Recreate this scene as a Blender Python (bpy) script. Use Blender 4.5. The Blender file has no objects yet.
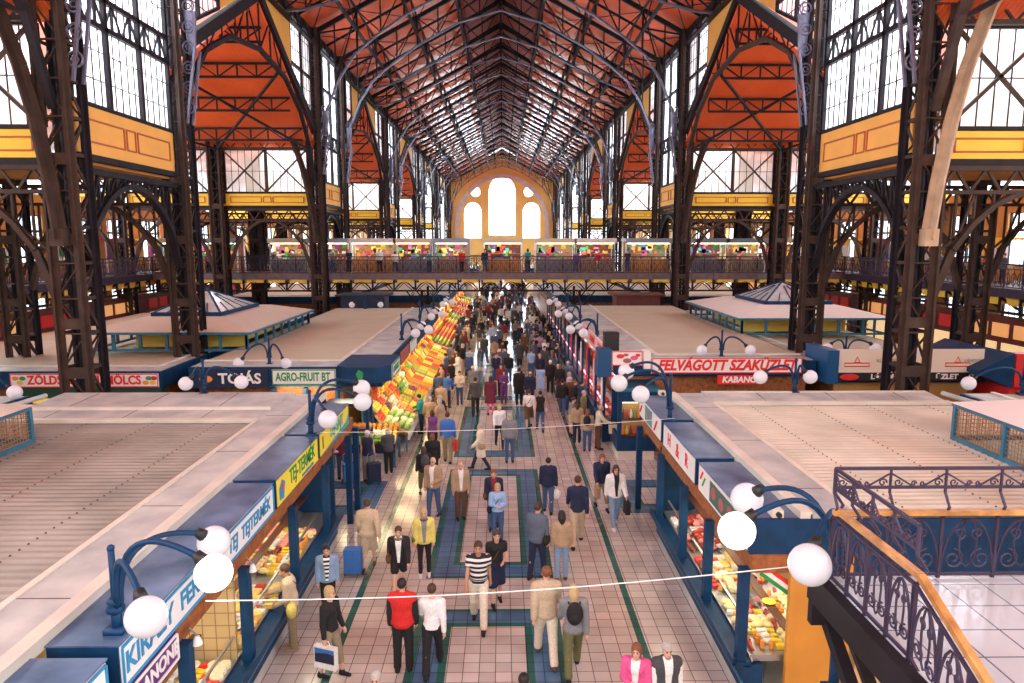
# brightness settings used by the lights below
EXPO=-.1; SKY=3.0; LCLER=2600; LGAB=5500; LFRONT=2200; LEND=22000; LCASE=30; LSTAND=85; LBOOTH=40
import bpy, math, random
import numpy as np
from mathutils import Vector, Matrix
PI=math.pi
random.seed(7)
SC=bpy.context.scene
COL=SC.collection
# ---------------------------------------------------------------- camera, sky, light, exposure
cam_d=bpy.data.cameras.new('camera'); cam=bpy.data.objects.new('camera',cam_d); COL.objects.link(cam)
cam_d.sensor_width=36; cam_d.lens=706/1024*36; cam_d.clip_end=600; cam_d.clip_start=.05
PITCH=math.atan(100.5/706); YAW=math.atan(9.2/(706/math.cos(PITCH)))
cam.location=(.15,0,7.85); cam.rotation_euler=(PI/2-PITCH,0,-YAW)
SC.camera=cam
SC.view_settings.view_transform='Standard'; SC.view_settings.look='None'
SC.view_settings.gamma=1; SC.view_settings.use_curve_mapping=False
SC.view_settings.exposure=EXPO
SC.cycles.max_bounces=7; SC.cycles.diffuse_bounces=4; SC.cycles.glossy_bounces=3; SC.cycles.transparent_max_bounces=12
SC.cycles.use_denoising=True; SC.cycles.sample_clamp_indirect=6
SC.cycles.caustics_reflective=False; SC.cycles.caustics_refractive=False
w=bpy.data.worlds.new('daylight'); SC.world=w; w.use_nodes=True
nt=w.node_tree; bg=nt.nodes['Background']; bg.inputs[0].default_value=(.93,.96,1,1); bg.inputs[1].default_value=SKY
def area(name,loc,direction,sx,sy,power,color=(1,1,1),spread=PI):
    l=bpy.data.lights.new(name,'AREA'); l.shape='RECTANGLE'; l.size=sx; l.size_y=sy; l.energy=power; l.color=color; l.spread=spread
    o=bpy.data.objects.new(name,l); COL.objects.link(o); o.location=loc
    o.rotation_euler=Vector(direction).to_track_quat('-Z','Y').to_euler(); return o
ROWP=[(-6.9,.5),(21.5,28.9),(49.9,57.3),(78.3,85.7),(106.7,114.1),(135.1,142.5),(163.5,170.9)]
DAY=(.86,.95,1.)
for s,nm in ((-1,'left'),(1,'right')):
    for i,(a,b) in enumerate(ROWP[:5]):      # daylight standing outside the tall clerestory windows
        area('daylight_'+nm,(s*15.2,(a+b)/2,17.2),(-s,0,-.35),7,8,LCLER,DAY)
    for i,(a,b) in enumerate(ROWP[:4]):      # daylight outside the end gables of the cross halls
        m=b+10.5
        area('gable_daylight_'+nm,(s*33.5,m,11),(-s,0,-.12),18,11,LGAB,DAY)
area('front_window_daylight',(0,-11.5,15),(0,1,-.10),20,15,LFRONT,(.88,.95,1))
area('end_window_daylight',(0,174,16),(0,-1,-.1),16,14,LEND,(.94,.97,1))
# ---------------------------------------------------------------- helpers
class MB:
    def __init__(s): s.v=[]; s.f=[]; s.mi=[]
    def add(s,vs,fs,m=0):
        n=len(s.v); s.v+= [tuple(v) for v in vs]; s.f+=[tuple(i+n for i in f) for f in fs]; s.mi+=[m]*len(fs); return s
    def box(s,x0,x1,y0,y1,z0,z1,m=0):
        return s.add([(x0,y0,z0),(x1,y0,z0),(x1,y1,z0),(x0,y1,z0),(x0,y0,z1),(x1,y0,z1),(x1,y1,z1),(x0,y1,z1)],
          [(0,3,2,1),(4,5,6,7),(0,1,5,4),(1,2,6,5),(2,3,7,6),(3,0,4,7)],m)
    def bar(s,a,b,w,h=None,m=0,up=None):
        h=h or w; a=Vector(a); b=Vector(b); d=b-a
        if d.length<1e-6: return s
        d.normalize(); u=Vector(up) if up else (Vector((0,0,1)) if abs(d.z)<.9 else Vector((0,1,0)))
        r=d.cross(u).normalized(); u=r.cross(d); r=r*(w/2); u=u*(h/2)
        return s.add([a-r-u,a+r-u,a+r+u,a-r+u,b-r-u,b+r-u,b+r+u,b-r+u],[(0,3,2,1),(4,5,6,7),(0,1,5,4),(1,2,6,5),(2,3,7,6),(3,0,4,7)],m)
    def tube(s,pts,r,n=6,m=0,closed=False,rs=None):
        pts=[Vector(p) for p in pts]; N=len(pts); base=len(s.v); prev=None
        for i,p in enumerate(pts):
            t=(pts[(i+1)%N]-pts[i-1]) if closed else (pts[min(i+1,N-1)]-pts[max(i-1,0)])
            t.normalize()
            if prev is None: u=Vector((0,0,1)) if abs(t.z)<.9 else Vector((1,0,0)); r1=t.cross(u).normalized()
            else:
                r1=prev-t*prev.dot(t)
                r1=r1.normalized() if r1.length>1e-6 else t.orthogonal().normalized()
            prev=r1; u1=r1.cross(t); rr=rs[i] if rs else r
            for k in range(n):
                an=2*PI*k/n; s.v.append(tuple(p+r1*math.cos(an)*rr+u1*math.sin(an)*rr))
        for i in range(N if closed else N-1):
            j=(i+1)%N
            for k in range(n):
                s.f.append((base+i*n+k,base+i*n+(k+1)%n,base+j*n+(k+1)%n,base+j*n+k)); s.mi.append(m)
        if not closed:
            s.f.append(tuple(base+k for k in range(n))[::-1]); s.f.append(tuple(base+(N-1)*n+k for k in range(n))); s.mi+=[m,m]
        return s
    def ball(s,c,r,n=12,k=8,m=0,sc=(1,1,1)):
        c=Vector(c); vs=[c+Vector((0,0,r*sc[2]))]
        for i in range(1,k):
            th=PI*i/k
            for j in range(n):
                ph=2*PI*j/n; vs.append(c+Vector((r*sc[0]*math.sin(th)*math.cos(ph),r*sc[1]*math.sin(th)*math.sin(ph),r*sc[2]*math.cos(th))))
        vs.append(c-Vector((0,0,r*sc[2]))); fs=[]
        for j in range(n): fs.append((0,1+j,1+(j+1)%n)); fs.append((len(vs)-1,1+(k-2)*n+(j+1)%n,1+(k-2)*n+j))
        for i in range(k-2):
            for j in range(n): a=1+i*n+j; b=1+i*n+(j+1)%n; fs.append((a,a+n,b+n,b))
        return s.add(vs,fs,m)
    def lathe(s,c,prof,n=12,m=0):
        c=Vector(c); vs=[];fs=[]
        for r,z in prof:
            for j in range(n): ph=2*PI*j/n; vs.append(c+Vector((r*math.cos(ph),r*math.sin(ph),z)))
        for i in range(len(prof)-1):
            for j in range(n): a=i*n+j;b=i*n+(j+1)%n; fs.append((a,b,b+n,a+n))
        fs.append(tuple(range(n))[::-1]); fs.append(tuple((len(prof)-1)*n+j for j in range(n)))
        return s.add(vs,fs,m)
    def prism(s,poly,off,m=0):
        """poly: 3-D points of a flat outline, off: extrusion vector"""
        n=len(poly); p=[Vector(q) for q in poly]; o=Vector(off)
        fs=[tuple(range(n)),tuple(range(2*n-1,n-1,-1))]+[(i,i+n,(i+1)%n+n,(i+1)%n) for i in range(n)]
        return s.add(p+[q+o for q in p],fs,m)
    def quad(s,a,b,c,d,m=0): return s.add([a,b,c,d],[(0,1,2,3)],m)
    def mesh(s,name,mats=(),smooth=False):
        me=bpy.data.meshes.new(name); me.from_pydata(s.v,[],s.f); 
        for m in mats: me.materials.append(m)
        if len(mats)>1: me.polygons.foreach_set('material_index',s.mi)
        if smooth: me.polygons.foreach_set('use_smooth',[True]*len(me.polygons))
        me.update(); return me
    def obj(s,name,mat,parent=None,smooth=False):
        mats=mat if isinstance(mat,(list,tuple)) else (mat,)
        o=bpy.data.objects.new(name,s.mesh(name,mats,smooth)); COL.objects.link(o)
        if parent: o.parent=parent
        return o
def tag(o,label=None,cat=None,group=None,kind=None):
    if label: o['label']=label
    if cat: o['category']=cat
    if group: o['group']=group
    if kind: o['kind']=kind
    return o
def thing(name,label,cat,loc=(0,0,0),rz=0,group=None,kind=None):
    o=bpy.data.objects.new(name,None); COL.objects.link(o); o.location=loc; o.rotation_euler=(0,0,rz); o.empty_display_size=.1
    return tag(o,label,cat,group,kind)
def place(name,me,loc=(0,0,0),rot=(0,0,0),sc=(1,1,1),parent=None,mat=None):
    o=bpy.data.objects.new(name,me); COL.objects.link(o); o.location=loc; o.rotation_euler=rot; o.scale=sc
    if parent: o.parent=parent
    if mat and o.material_slots: o.material_slots[0].link='OBJECT'; o.material_slots[0].material=mat
    return o
def dup(src,loc=None,rz=None,label=None,group=None):
    """copy of a thing with copies of its parts and sub-parts (mesh data shared)"""
    r=src.copy(); COL.objects.link(r)
    if loc is not None: r.location=loc
    if rz is not None: r.rotation_euler=(0,0,rz)
    if label: r['label']=label
    if group: r['group']=group
    for ch in src.children:
        c=ch.copy(); COL.objects.link(c); c.parent=r
        for g in ch.children:
            d=g.copy(); COL.objects.link(d); d.parent=c
    return r
ORD=['nearest','second','third','fourth','fifth','sixth','seventh','eighth','ninth','tenth','eleventh','twelfth','thirteenth','fourteenth','fifteenth','sixteenth','seventeenth','eighteenth','nineteenth','twentieth']
# ---------------------------------------------------------------- materials
MATS={}
def mat(name,c,rough=.6,metal=0,var=0,vs=3.,bump=0,bs=20.,emit=None,es=1,spec=None,c2=None,alpha=None,trans=None):
    if name in MATS: return MATS[name]
    m=bpy.data.materials.new(name); m.use_nodes=True; t=m.node_tree; N=t.nodes; L=t.links; b=N['Principled BSDF']
    b.inputs['Base Color'].default_value=(*c,1); b.inputs['Roughness'].default_value=rough; b.inputs['Metallic'].default_value=metal
    if spec is not None: b.inputs['Specular IOR Level'].default_value=spec
    if emit: b.inputs['Emission Color'].default_value=(*emit,1); b.inputs['Emission Strength'].default_value=es
    if alpha is not None: b.inputs['Alpha'].default_value=alpha
    if trans is not None: b.inputs['Transmission Weight'].default_value=trans
    if var or bump:
        tc=N.new('ShaderNodeTexCoord')
    if var:
        nz=N.new('ShaderNodeTexNoise'); nz.inputs['Scale'].default_value=vs; nz.inputs['Detail'].default_value=5
        L.new(tc.outputs['Object'],nz.inputs['Vector'])
        mx=N.new('ShaderNodeMix'); mx.data_type='RGBA'
        mx.inputs[6].default_value=(*[x*(1-var) for x in c],1); mx.inputs[7].default_value=(*(c2 or [min(1,x*(1+var)) for x in c]),1)
        rp=N.new('ShaderNodeMapRange'); rp.inputs[1].default_value=.3; rp.inputs[2].default_value=.7
        L.new(nz.outputs[0],rp.inputs[0]); L.new(rp.outputs[0],mx.inputs[0]); L.new(mx.outputs[2],b.inputs['Base Color'])
    if bump:
        n2=N.new('ShaderNodeTexNoise'); n2.inputs['Scale'].default_value=bs; L.new(tc.outputs['Object'],n2.inputs['Vector'])
        bp=N.new('ShaderNodeBump'); bp.inputs['Strength'].default_value=bump; L.new(n2.outputs[0],bp.inputs['Height']); L.new(bp.outputs[0],b.inputs['Normal'])
    MATS[name]=m; return m
def tilemat(name,c,tw,grout,gw=.03,rough=.3,var=.12,axes='xy',off=(0,0,0),spec=.5):
    """square tiles with dark joints, laid out in world metres"""
    m=bpy.data.materials.new(name); m.use_nodes=True; t=m.node_tree; N=t.nodes; L=t.links; b=N['Principled BSDF']
    g=N.new('ShaderNodeNewGeometry'); sp=N.new('ShaderNodeSeparateXYZ'); L.new(g.outputs['Position'],sp.inputs[0])
    def mth(op,a,b_=None):
        n=N.new('ShaderNodeMath'); n.operation=op
        for i,x in enumerate((a,b_)):
            if x is None: continue
            if isinstance(x,(int,float)): n.inputs[i].default_value=x
            else: L.new(x,n.inputs[i])
        return n.outputs[0]
    ds=[];cells=[]
    for ax in axes:
        v=mth('DIVIDE',mth('ADD',sp.outputs['XYZ'.index(ax.upper())],1000*tw+off['xyz'.index(ax)]),tw)
        fr=mth('FRACT',v); cells.append(mth('FLOOR',v)); ds.append(mth('MINIMUM',fr,mth('SUBTRACT',1,fr)))
    d=mth('MINIMUM',ds[0],ds[1]); isg=mth('LESS_THAN',d,gw)
    cb=N.new('ShaderNodeCombineXYZ'); L.new(cells[0],cb.inputs[0]); L.new(cells[1],cb.inputs[1])
    wn=N.new('ShaderNodeTexWhiteNoise'); L.new(cb.outputs[0],wn.inputs['Vector'])
    mx=N.new('ShaderNodeMix'); mx.data_type='RGBA'; mx.inputs[6].default_value=(*[x*(1-var) for x in c],1); mx.inputs[7].default_value=(*[min(1,x*(1+var)) for x in c],1)
    L.new(wn.outputs[0],mx.inputs[0])
    nz=N.new('ShaderNodeTexNoise'); nz.inputs['Scale'].default_value=.8; nz.inputs['Detail'].default_value=4; L.new(g.outputs['Position'],nz.inputs['Vector'])
    m3=N.new('ShaderNodeMix'); m3.data_type='RGBA'; m3.blend_type='MULTIPLY'; m3.inputs[0].default_value=.5
    L.new(mx.outputs[2],m3.inputs[6]); L.new(nz.outputs[0],m3.inputs[7])
    m2=N.new('ShaderNodeMix'); m2.data_type='RGBA'; m2.inputs[7].default_value=(*grout,1); L.new(m3.outputs[2],m2.inputs[6]); L.new(isg,m2.inputs[0])
    L.new(m2.outputs[2],b.inputs['Base Color']); b.inputs['Roughness'].default_value=rough; b.inputs['Specular IOR Level'].default_value=spec
    MATS[name]=m; return m
def stripemat(name,c,period,axis,rough=.5,strength=.6,dark=.25,dist=.03,var=.15,vs=1.5,spec=.5):
    """boards or corrugated sheet: ribs running across one world axis"""
    m=bpy.data.materials.new(name); m.use_nodes=True; t=m.node_tree; N=t.nodes; L=t.links; b=N['Principled BSDF']
    g=N.new('ShaderNodeNewGeometry'); sp=N.new('ShaderNodeSeparateXYZ'); L.new(g.outputs['Position'],sp.inputs[0])
    dv=N.new('ShaderNodeMath'); dv.operation='DIVIDE'; dv.inputs[1].default_value=period; L.new(sp.outputs[axis],dv.inputs[0])
    fr=N.new('ShaderNodeMath'); fr.operation='FRACT'; L.new(dv.outputs[0],fr.inputs[0])
    rp=N.new('ShaderNodeMapRange'); rp.inputs[1].default_value=0; rp.inputs[2].default_value=.18; L.new(fr.outputs[0],rp.inputs[0])
    nz=N.new('ShaderNodeTexNoise'); nz.inputs['Scale'].default_value=vs; nz.inputs['Detail'].default_value=6; L.new(g.outputs['Position'],nz.inputs['Vector'])
    mx=N.new('ShaderNodeMix'); mx.data_type='RGBA'; mx.inputs[6].default_value=(*[x*(1-var) for x in c],1); mx.inputs[7].default_value=(*[min(1,x*(1+var)) for x in c],1)
    L.new(nz.outputs[0],mx.inputs[0])
    m2=N.new('ShaderNodeMix'); m2.data_type='RGBA'; m2.inputs[6].default_value=(*[x*dark for x in c],1); L.new(mx.outputs[2],m2.inputs[7]); L.new(rp.outputs[0],m2.inputs[0])
    L.new(m2.outputs[2],b.inputs['Base Color'])
    bp=N.new('ShaderNodeBump'); bp.inputs['Strength'].default_value=strength; bp.inputs['Distance'].default_value=dist
    L.new(rp.outputs[0],bp.inputs['Height']); L.new(bp.outputs[0],b.inputs['Normal'])
    b.inputs['Roughness'].default_value=rough; b.inputs['Specular IOR Level'].default_value=spec
    MATS[name]=m; return m
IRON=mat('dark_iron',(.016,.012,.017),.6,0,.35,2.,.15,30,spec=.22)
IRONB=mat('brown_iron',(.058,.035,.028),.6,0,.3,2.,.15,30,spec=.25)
IRONL=mat('pale_iron',(.16,.16,.24),.4,.3,.25,2.)
IRONP=mat('purple_iron',(.050,.036,.070),.5,.1,.2,5.,spec=.3)
IRONLIT=mat('painted_lit_iron',(.50,.37,.25),.5,0,.15,3.)  # light falling on the right brown rib, put into its colour
BLUE=mat('blue_paint',(.006,.042,.115),.5,0,.25,3.,spec=.25)
BLUET=mat('blue_sheet',(.035,.10,.26),.28,.1,.45,1.2,c2=(.17,.26,.44))
TEALB=mat('teal_paint',(.03,.16,.26),.4,0,.2,4.)
NAVY=mat('navy',(.01,.02,.06),.5)
ORANGE=mat('orange_panel',(.88,.44,.09),.6,0,.06,1.)
YELLOW=mat('yellow_panel',(.95,.62,.05),.6,0,.05,1.)
REDLINE=mat('red_line',(.45,.12,.04),.6)
CREAM=mat('cream_metal',(.68,.66,.58),.5,0,.12,1.5)
GREYM=mat('grey_flashing',(.40,.43,.44),.5,.05,.14,1.3,c2=(.60,.62,.60),spec=.3)
WHITE=mat('white_paint',(.85,.85,.85),.5)
BLACK=mat('black',(.012,.012,.014),.5)
WOOD=mat('brown_wood',(.16,.06,.025),.45,0,.4,6.)
RAILW=mat('varnished_wood',(.42,.17,.04),.3,0,.4,5.,c2=(.66,.34,.12))
STONE=mat('orange_wall',(.95,.56,.17),.8,0,.10,.4)
STONED=mat('ochre_wall',(.50,.26,.08),.8,0,.2,.5)
STONEP=mat('pale_pink_stone',(.62,.50,.50),.7,0,.15,1.)
DKRED=mat('dark_red',(.12,.02,.02),.5,0,.3,3.)
def glassmat(name,tint,op):
    m=bpy.data.materials.new(name); m.use_nodes=True; t=m.node_tree; N=t.nodes; L=t.links; N.remove(N['Principled BSDF'])
    tr=N.new('ShaderNodeBsdfTransparent'); tr.inputs[0].default_value=(*tint,1)
    tl=N.new('ShaderNodeBsdfTranslucent'); tl.inputs[0].default_value=(.9,.95,1,1)
    gl=N.new('ShaderNodeBsdfGlossy'); gl.inputs['Roughness'].default_value=.1
    m1=N.new('ShaderNodeMixShader'); m1.inputs[0].default_value=op; L.new(tr.outputs[0],m1.inputs[1]); L.new(tl.outputs[0],m1.inputs[2])
    m2=N.new('ShaderNodeMixShader'); m2.inputs[0].default_value=.05; L.new(m1.outputs[0],m2.inputs[1]); L.new(gl.outputs[0],m2.inputs[2])
    L.new(m2.outputs[0],N['Material Output'].inputs[0]); MATS[name]=m; return m
PANE=glassmat('frosted_pane',(.9,.95,1.),.55)
CLEAR=glassmat('clear_glass',(.96,.98,1.),.02)
REDR=stripemat('red_boards',(.90,.13,.035),.16,1,.24,.15,.6,.02,.12,1.5,.5)
REDX=stripemat('red_boards_cross',(.88,.13,.03),.16,0,.42,.35,.55,.02,.12)
LANT=stripemat('lantern_boards',(.42,.07,.05),.16,1,.5,.4,.5,.02)
CEILO=mat('orange_soffit',(.70,.34,.08),.7,0,.15,1.)
# ---------------------------------------------------------------- floor
T0=tilemat('tile_pale',(.72,.68,.66),.3,(.16,.12,.12),.026,.16)
TG=tilemat('tile_green',(.035,.17,.15),.3,(.02,.05,.05),.03,.2)
TB=tilemat('tile_blue',(.10,.23,.42),.3,(.03,.07,.12),.03,.2)
XC=-.17
def floor_kind(x,y):
    if 19.6<y<22.5 and abs(x-0)>3.65:            # rings lying in the cross aisle
        a=abs(x)-3.65; 
        if a<.6 or y<20.2 or y>21.9: return 2
        if a<.75 or y<20.35 or y>21.75: return 1
        return 0
    if -3.14<x<-2.99 or 2.81<x<2.96: return 1
    q=(y-6.25)%9.4; ax=abs(x-XC)
    if q<8.0 or False:
        # ring: green outline, blue band, green line, pale centre
        if ax<.75 and .85<q<7.3: return 0
        if ax<.9 and .7<q<7.45: return 1
        if ax<1.35 and .12<q<7.9: return 2
        if ax<1.5: return 1
    return 0
fl=MB(); xs=[-31,-6.5]+[round(-6.5+.15*i,3) for i in range(1,87)]+[31]
xs=sorted(set([-31.0,-20.0,-7.0,7.0,20.0,31.0]+[-3.14,-2.99,2.81,2.96]+[round(XC+s*d,3) for s in(-1,1) for d in(.75,.9,1.35,1.5)]+[s*v for s in(-1,1) for v in (3.65,4.25,4.4)]))
ys=[-14.0]
yy=set([-14.0,172.0,19.6,20.2,20.35,21.75,21.9,22.5])
k=6.25-9.4*2
while k<172:
    for d in(0,.12,.7,.85,7.3,7.45,7.9,8.0): yy.add(round(k+d,3))
    k+=9.4
ys=sorted(v for v in yy if -14<=v<=172)
for i in range(len(xs)-1):
    for j in range(len(ys)-1):
        a,b,c,d=xs[i],xs[i+1],ys[j],ys[j+1]
        fl.quad((a,c,0),(b,c,0),(b,d,0),(a,d,0),floor_kind((a+b)/2,(c+d)/2))
tag(fl.obj('floor',[T0,TG,TB]),'pale tiled market hall floor with blue and green bands',None,None,'structure')
# ---------------------------------------------------------------- shell
EZ=21.9; RZ=28.6; NX=12.7
def struct(o,label=None): o['kind']='structure'; 
def S(mb,name,mt,label=None,parent=None):
    o=mb.obj(name,mt,parent)
    if not parent: tag(o,label,None,None,'structure')
    return o
LH=3.2; LZ=RZ-(RZ-EZ)/NX*LH
b=MB()
for s in (-1,1): b.prism([(s*(NX+.5),-12,EZ-.25),(s*LH,-12,LZ),(s*LH,-12,LZ+.15),(s*(NX+.5),-12,EZ-.1)],(0,184,0))
S(b,'ceiling',REDR,'red boarded nave ceiling sloping up on both sides')
b=MB()
for s in (-1,1):
    b.prism([(s*(LH+.3),-12,LZ+1.0),(0,-12,RZ+1.2),(0,-12,RZ+1.35),(s*(LH+.3),-12,LZ+1.15)],(0,184,0))
    b.box(s*LH-.06,s*LH+.06,-12,172,LZ-.15,LZ+1.15)
S(b,'ceiling',LANT,'dark boarded lantern running along the ridge')
# end wall with arched windows
def archpoly(cx,z0,zs,hw,n=14,pt=0):
    p=[(cx-hw,z0),(cx-hw,zs)]
    for i in range(1,n): a=PI-PI*i/n; p.append((cx+hw*math.cos(a),zs+hw*math.sin(a)*(1+pt)))
    return p+[(cx+hw,zs),(cx+hw,z0)]
def wall_with_holes(y,outer,holes,th,m,name,label):
    """flat wall in an x-z plane, windows cut by a 2-D grid tessellation through mathutils"""
    from mathutils.geometry import delaunay_2d_cdt
    vs=[];es=[]
    for poly in [outer]+holes:
        n=len(vs); vs+=[Vector(p) for p in poly]; k=len(poly); es+=[(n+i,n+(i+1)%k) for i in range(k)]
    r=delaunay_2d_cdt(vs,es,[],0,1e-5); V,F=r[0],r[2]
    def inside(p,poly):
        c=False; k=len(poly)
        for i in range(k):
            (x1,y1),(x2,y2)=poly[i],poly[(i+1)%k]
            if (y1>p[1])!=(y2>p[1]) and p[0]<(x2-x1)*(p[1]-y1)/(y2-y1)+x1: c=not c
        return c
    mb=MB()
    for f in F:
        c=sum((V[i] for i in f),Vector((0,0)))/len(f)
        if inside(c,outer) and not any(inside(c,h) for h in holes):
            mb.add([(V[i].x,y,V[i].y) for i in f],[tuple(range(len(f)))]); mb.add([(V[i].x,y+th,V[i].y) for i in f],[tuple(range(len(f)))[::-1]])
    for poly in [outer]+holes:
        k=len(poly)
        for i in range(k):
            a,c=poly[i],poly[(i+1)%k]; mb.quad((a[0],y,a[1]),(c[0],y,c[1]),(c[0],y+th,c[1]),(a[0],y+th,a[1]))
    return S(mb,name,m,label)
EY=171.4
cw=archpoly(0,9.2,19.4,3.2,16,.15); sw=[archpoly(s*7,8.5,14.6,2.1,12,.15) for s in(-1,1)]
rd=[[(s*6.3+1.15*math.cos(a*PI/8),19.4+1.15*math.sin(a*PI/8)) for a in range(16)] for s in(-1,1)]
wall_with_holes(EY,[(-NX-.5,0),(NX+.5,0),(NX+.5,EZ),(0,RZ+.6),(-NX-.5,EZ)],[cw]+sw+rd,.6,STONE,'wall_back','orange end wall with arched windows')
b=MB()
for r0,r1,mm in ((10.3,11.3,0),):
    n=40
    for i in range(n):
        a0=PI*i/n; a1=PI*(i+1)/n
        P=lambda r,a:(r*math.cos(a),EY,11+r*math.sin(a)*1.12)
        b.prism([P(r0,a0),P(r1,a0),P(r1,a1),P(r0,a1)],(0,-.3,0))
for s in(-1,1): b.box(s*10.8-.5,s*10.8+.5,EY-.3,EY,0,11)
S(b,'trim_1',STONEP,'pale pink arch band framing the end wall windows')
for i,(poly,nm) in enumerate([(cw,'central tall arched window of the end wall'),(sw[0],'left small arched window of the end wall'),(sw[1],'right small arched window of the end wall'),(rd[0],'left round window of the end wall'),(rd[1],'right round window of the end wall')]):
    f=MB(); xs_=[p[0] for p in poly]; zs_=[p[1] for p in poly]; x0,x1,z0,z1=min(xs_),max(xs_),min(zs_),max(zs_)
    k=len(poly)
    for q in range(k): f.bar((poly[q][0],EY+.3,poly[q][1]),(poly[(q+1)%k][0],EY+.3,poly[(q+1)%k][1]),.14,.14)
    if i==0:
        for xx in(-1.2,1.2): f.bar((xx,EY+.3,z0),(xx,EY+.3,z1-.6),.16)
        for zz in(12.3,16.6): f.bar((x0,EY+.3,zz),(x1,EY+.3,zz),.16)
    elif i<3:
        f.bar(((x0+x1)/2,EY+.3,z0),((x0+x1)/2,EY+.3,z1),.1); f.bar((x0,EY+.3,12),(x1,EY+.3,12),.1)
    wn=S(f,'window_%d'%(i+1),STONEP,nm)
    S(MB().add([(p[0],EY+.35,p[1]) for p in poly],[tuple(range(k))]),'pane',PANE,None,wn)
WN=[6]
TR=[2]
def window_grid(corners,label,thick,fine,axis,inner,ztr=None):
    """glazed panel; corners: 2-D polygon (u,z); axis 'y' -> plane x=const (inner=x), axis 'x' -> plane y=const (inner=y).
    thick/fine: u positions list, z positions list"""
    P=(lambda u,z,d=0:(inner+d,u,z)) if axis=='y' else (lambda u,z,d=0:(u,inner+d,z))
    def clip(horizontal,c):
        pts=[]; k=len(corners)
        for i in range(k):
            (u1,z1),(u2,z2)=corners[i],corners[(i+1)%k]
            a,b_,o1,o2=(z1,z2,u1,u2) if horizontal else (u1,u2,z1,z2)
            if (a-c)*(b_-c)<0: t=(c-a)/(b_-a); pts.append(o1+(o2-o1)*t)
        return (min(pts),max(pts)) if len(pts)>=2 else None
    f=MB(); k=len(corners)
    for i in range(k): f.bar(P(*corners[i]),P(*corners[(i+1)%k]),.14,.14)
    for (us,zs,w) in ((thick[0],thick[1],.17),(fine[0],fine[1],.032)):
        for u in us:
            r=clip(False,u)
            if r: f.bar(P(u,r[0]),P(u,r[1]),w,w)
        for z in zs:
            r=clip(True,z)
            if r: f.bar(P(r[0],z),P(r[1],z),w,w)
    if ztr:
        z0,z1,u0,u1,n=ztr
        for i in range(n):
            ua=u0+(u1-u0)*i/n; ub=u0+(u1-u0)*(i+1)/n; um=(ua+ub)/2
            f.bar(P(ua,z0),P(um,z1),.06); f.bar(P(um,z1),P(ub,z0),.06); f.bar(P(um,z0),P(um,z1),.06)
    n=WN[0]; WN[0]+=1
    wn=S(f,'window_%d'%n,IRON,label)
    off=.06*(1 if inner>0 else -1)
    S(MB().add([P(u,z,off) for u,z in corners],[tuple(range(k))]),'pane',PANE,None,wn)
    return wn
def panel(axis,inner,u0,u1,z0,z1,face,label,m,slots=3):
    """painted board band with thin red mouldings; face = direction (+1/-1) the show side looks"""
    P=(lambda u,z,d=0:(inner+d,u,z)) if axis=='y' else (lambda u,z,d=0:(u,inner+d,z))
    mb=MB(); a=P(u0,z0,-.06);c=P(u1,z1,.06); mb.box(min(a[0],c[0]),max(a[0],c[0]),min(a[1],c[1]),max(a[1],c[1]),z0,z1)
    n=TR[0]; TR[0]+=1
    o=S(mb,'trim_%d'%n,m,label)
    r=MB(); L=u1-u0; mid=(u0+u1)/2; h=z1-z0
    segs=[(u0+.06*L,mid-.07*L),(mid-.045*L,mid+.045*L),(mid+.07*L,u1-.06*L)]
    for ua,ub in segs:
        za,zb=z0+.27*h,z0+.72*h
        for q in (((ua,za),(ub,za)),((ub,za),(ub,zb)),((ub,zb),(ua,zb)),((ua,zb),(ua,za))): r.bar(P(*q[0],face*.075),P(*q[1],face*.075),.05,.05)
    S(r,'moulding',REDLINE,None,o)
    e=MB(); e.bar(P(u0,z0-.08,0),P(u1,z0-.08,0),.22,.2); e.bar(P(u0,z1+.05,0),P(u1,z1+.05,0),.2,.12); S(e,'edge_girder',IRON,None,o)
    return o
def lin(a,b,n): return [a+(b-a)*(i+1)/(n+1) for i in range(n)]
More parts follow.
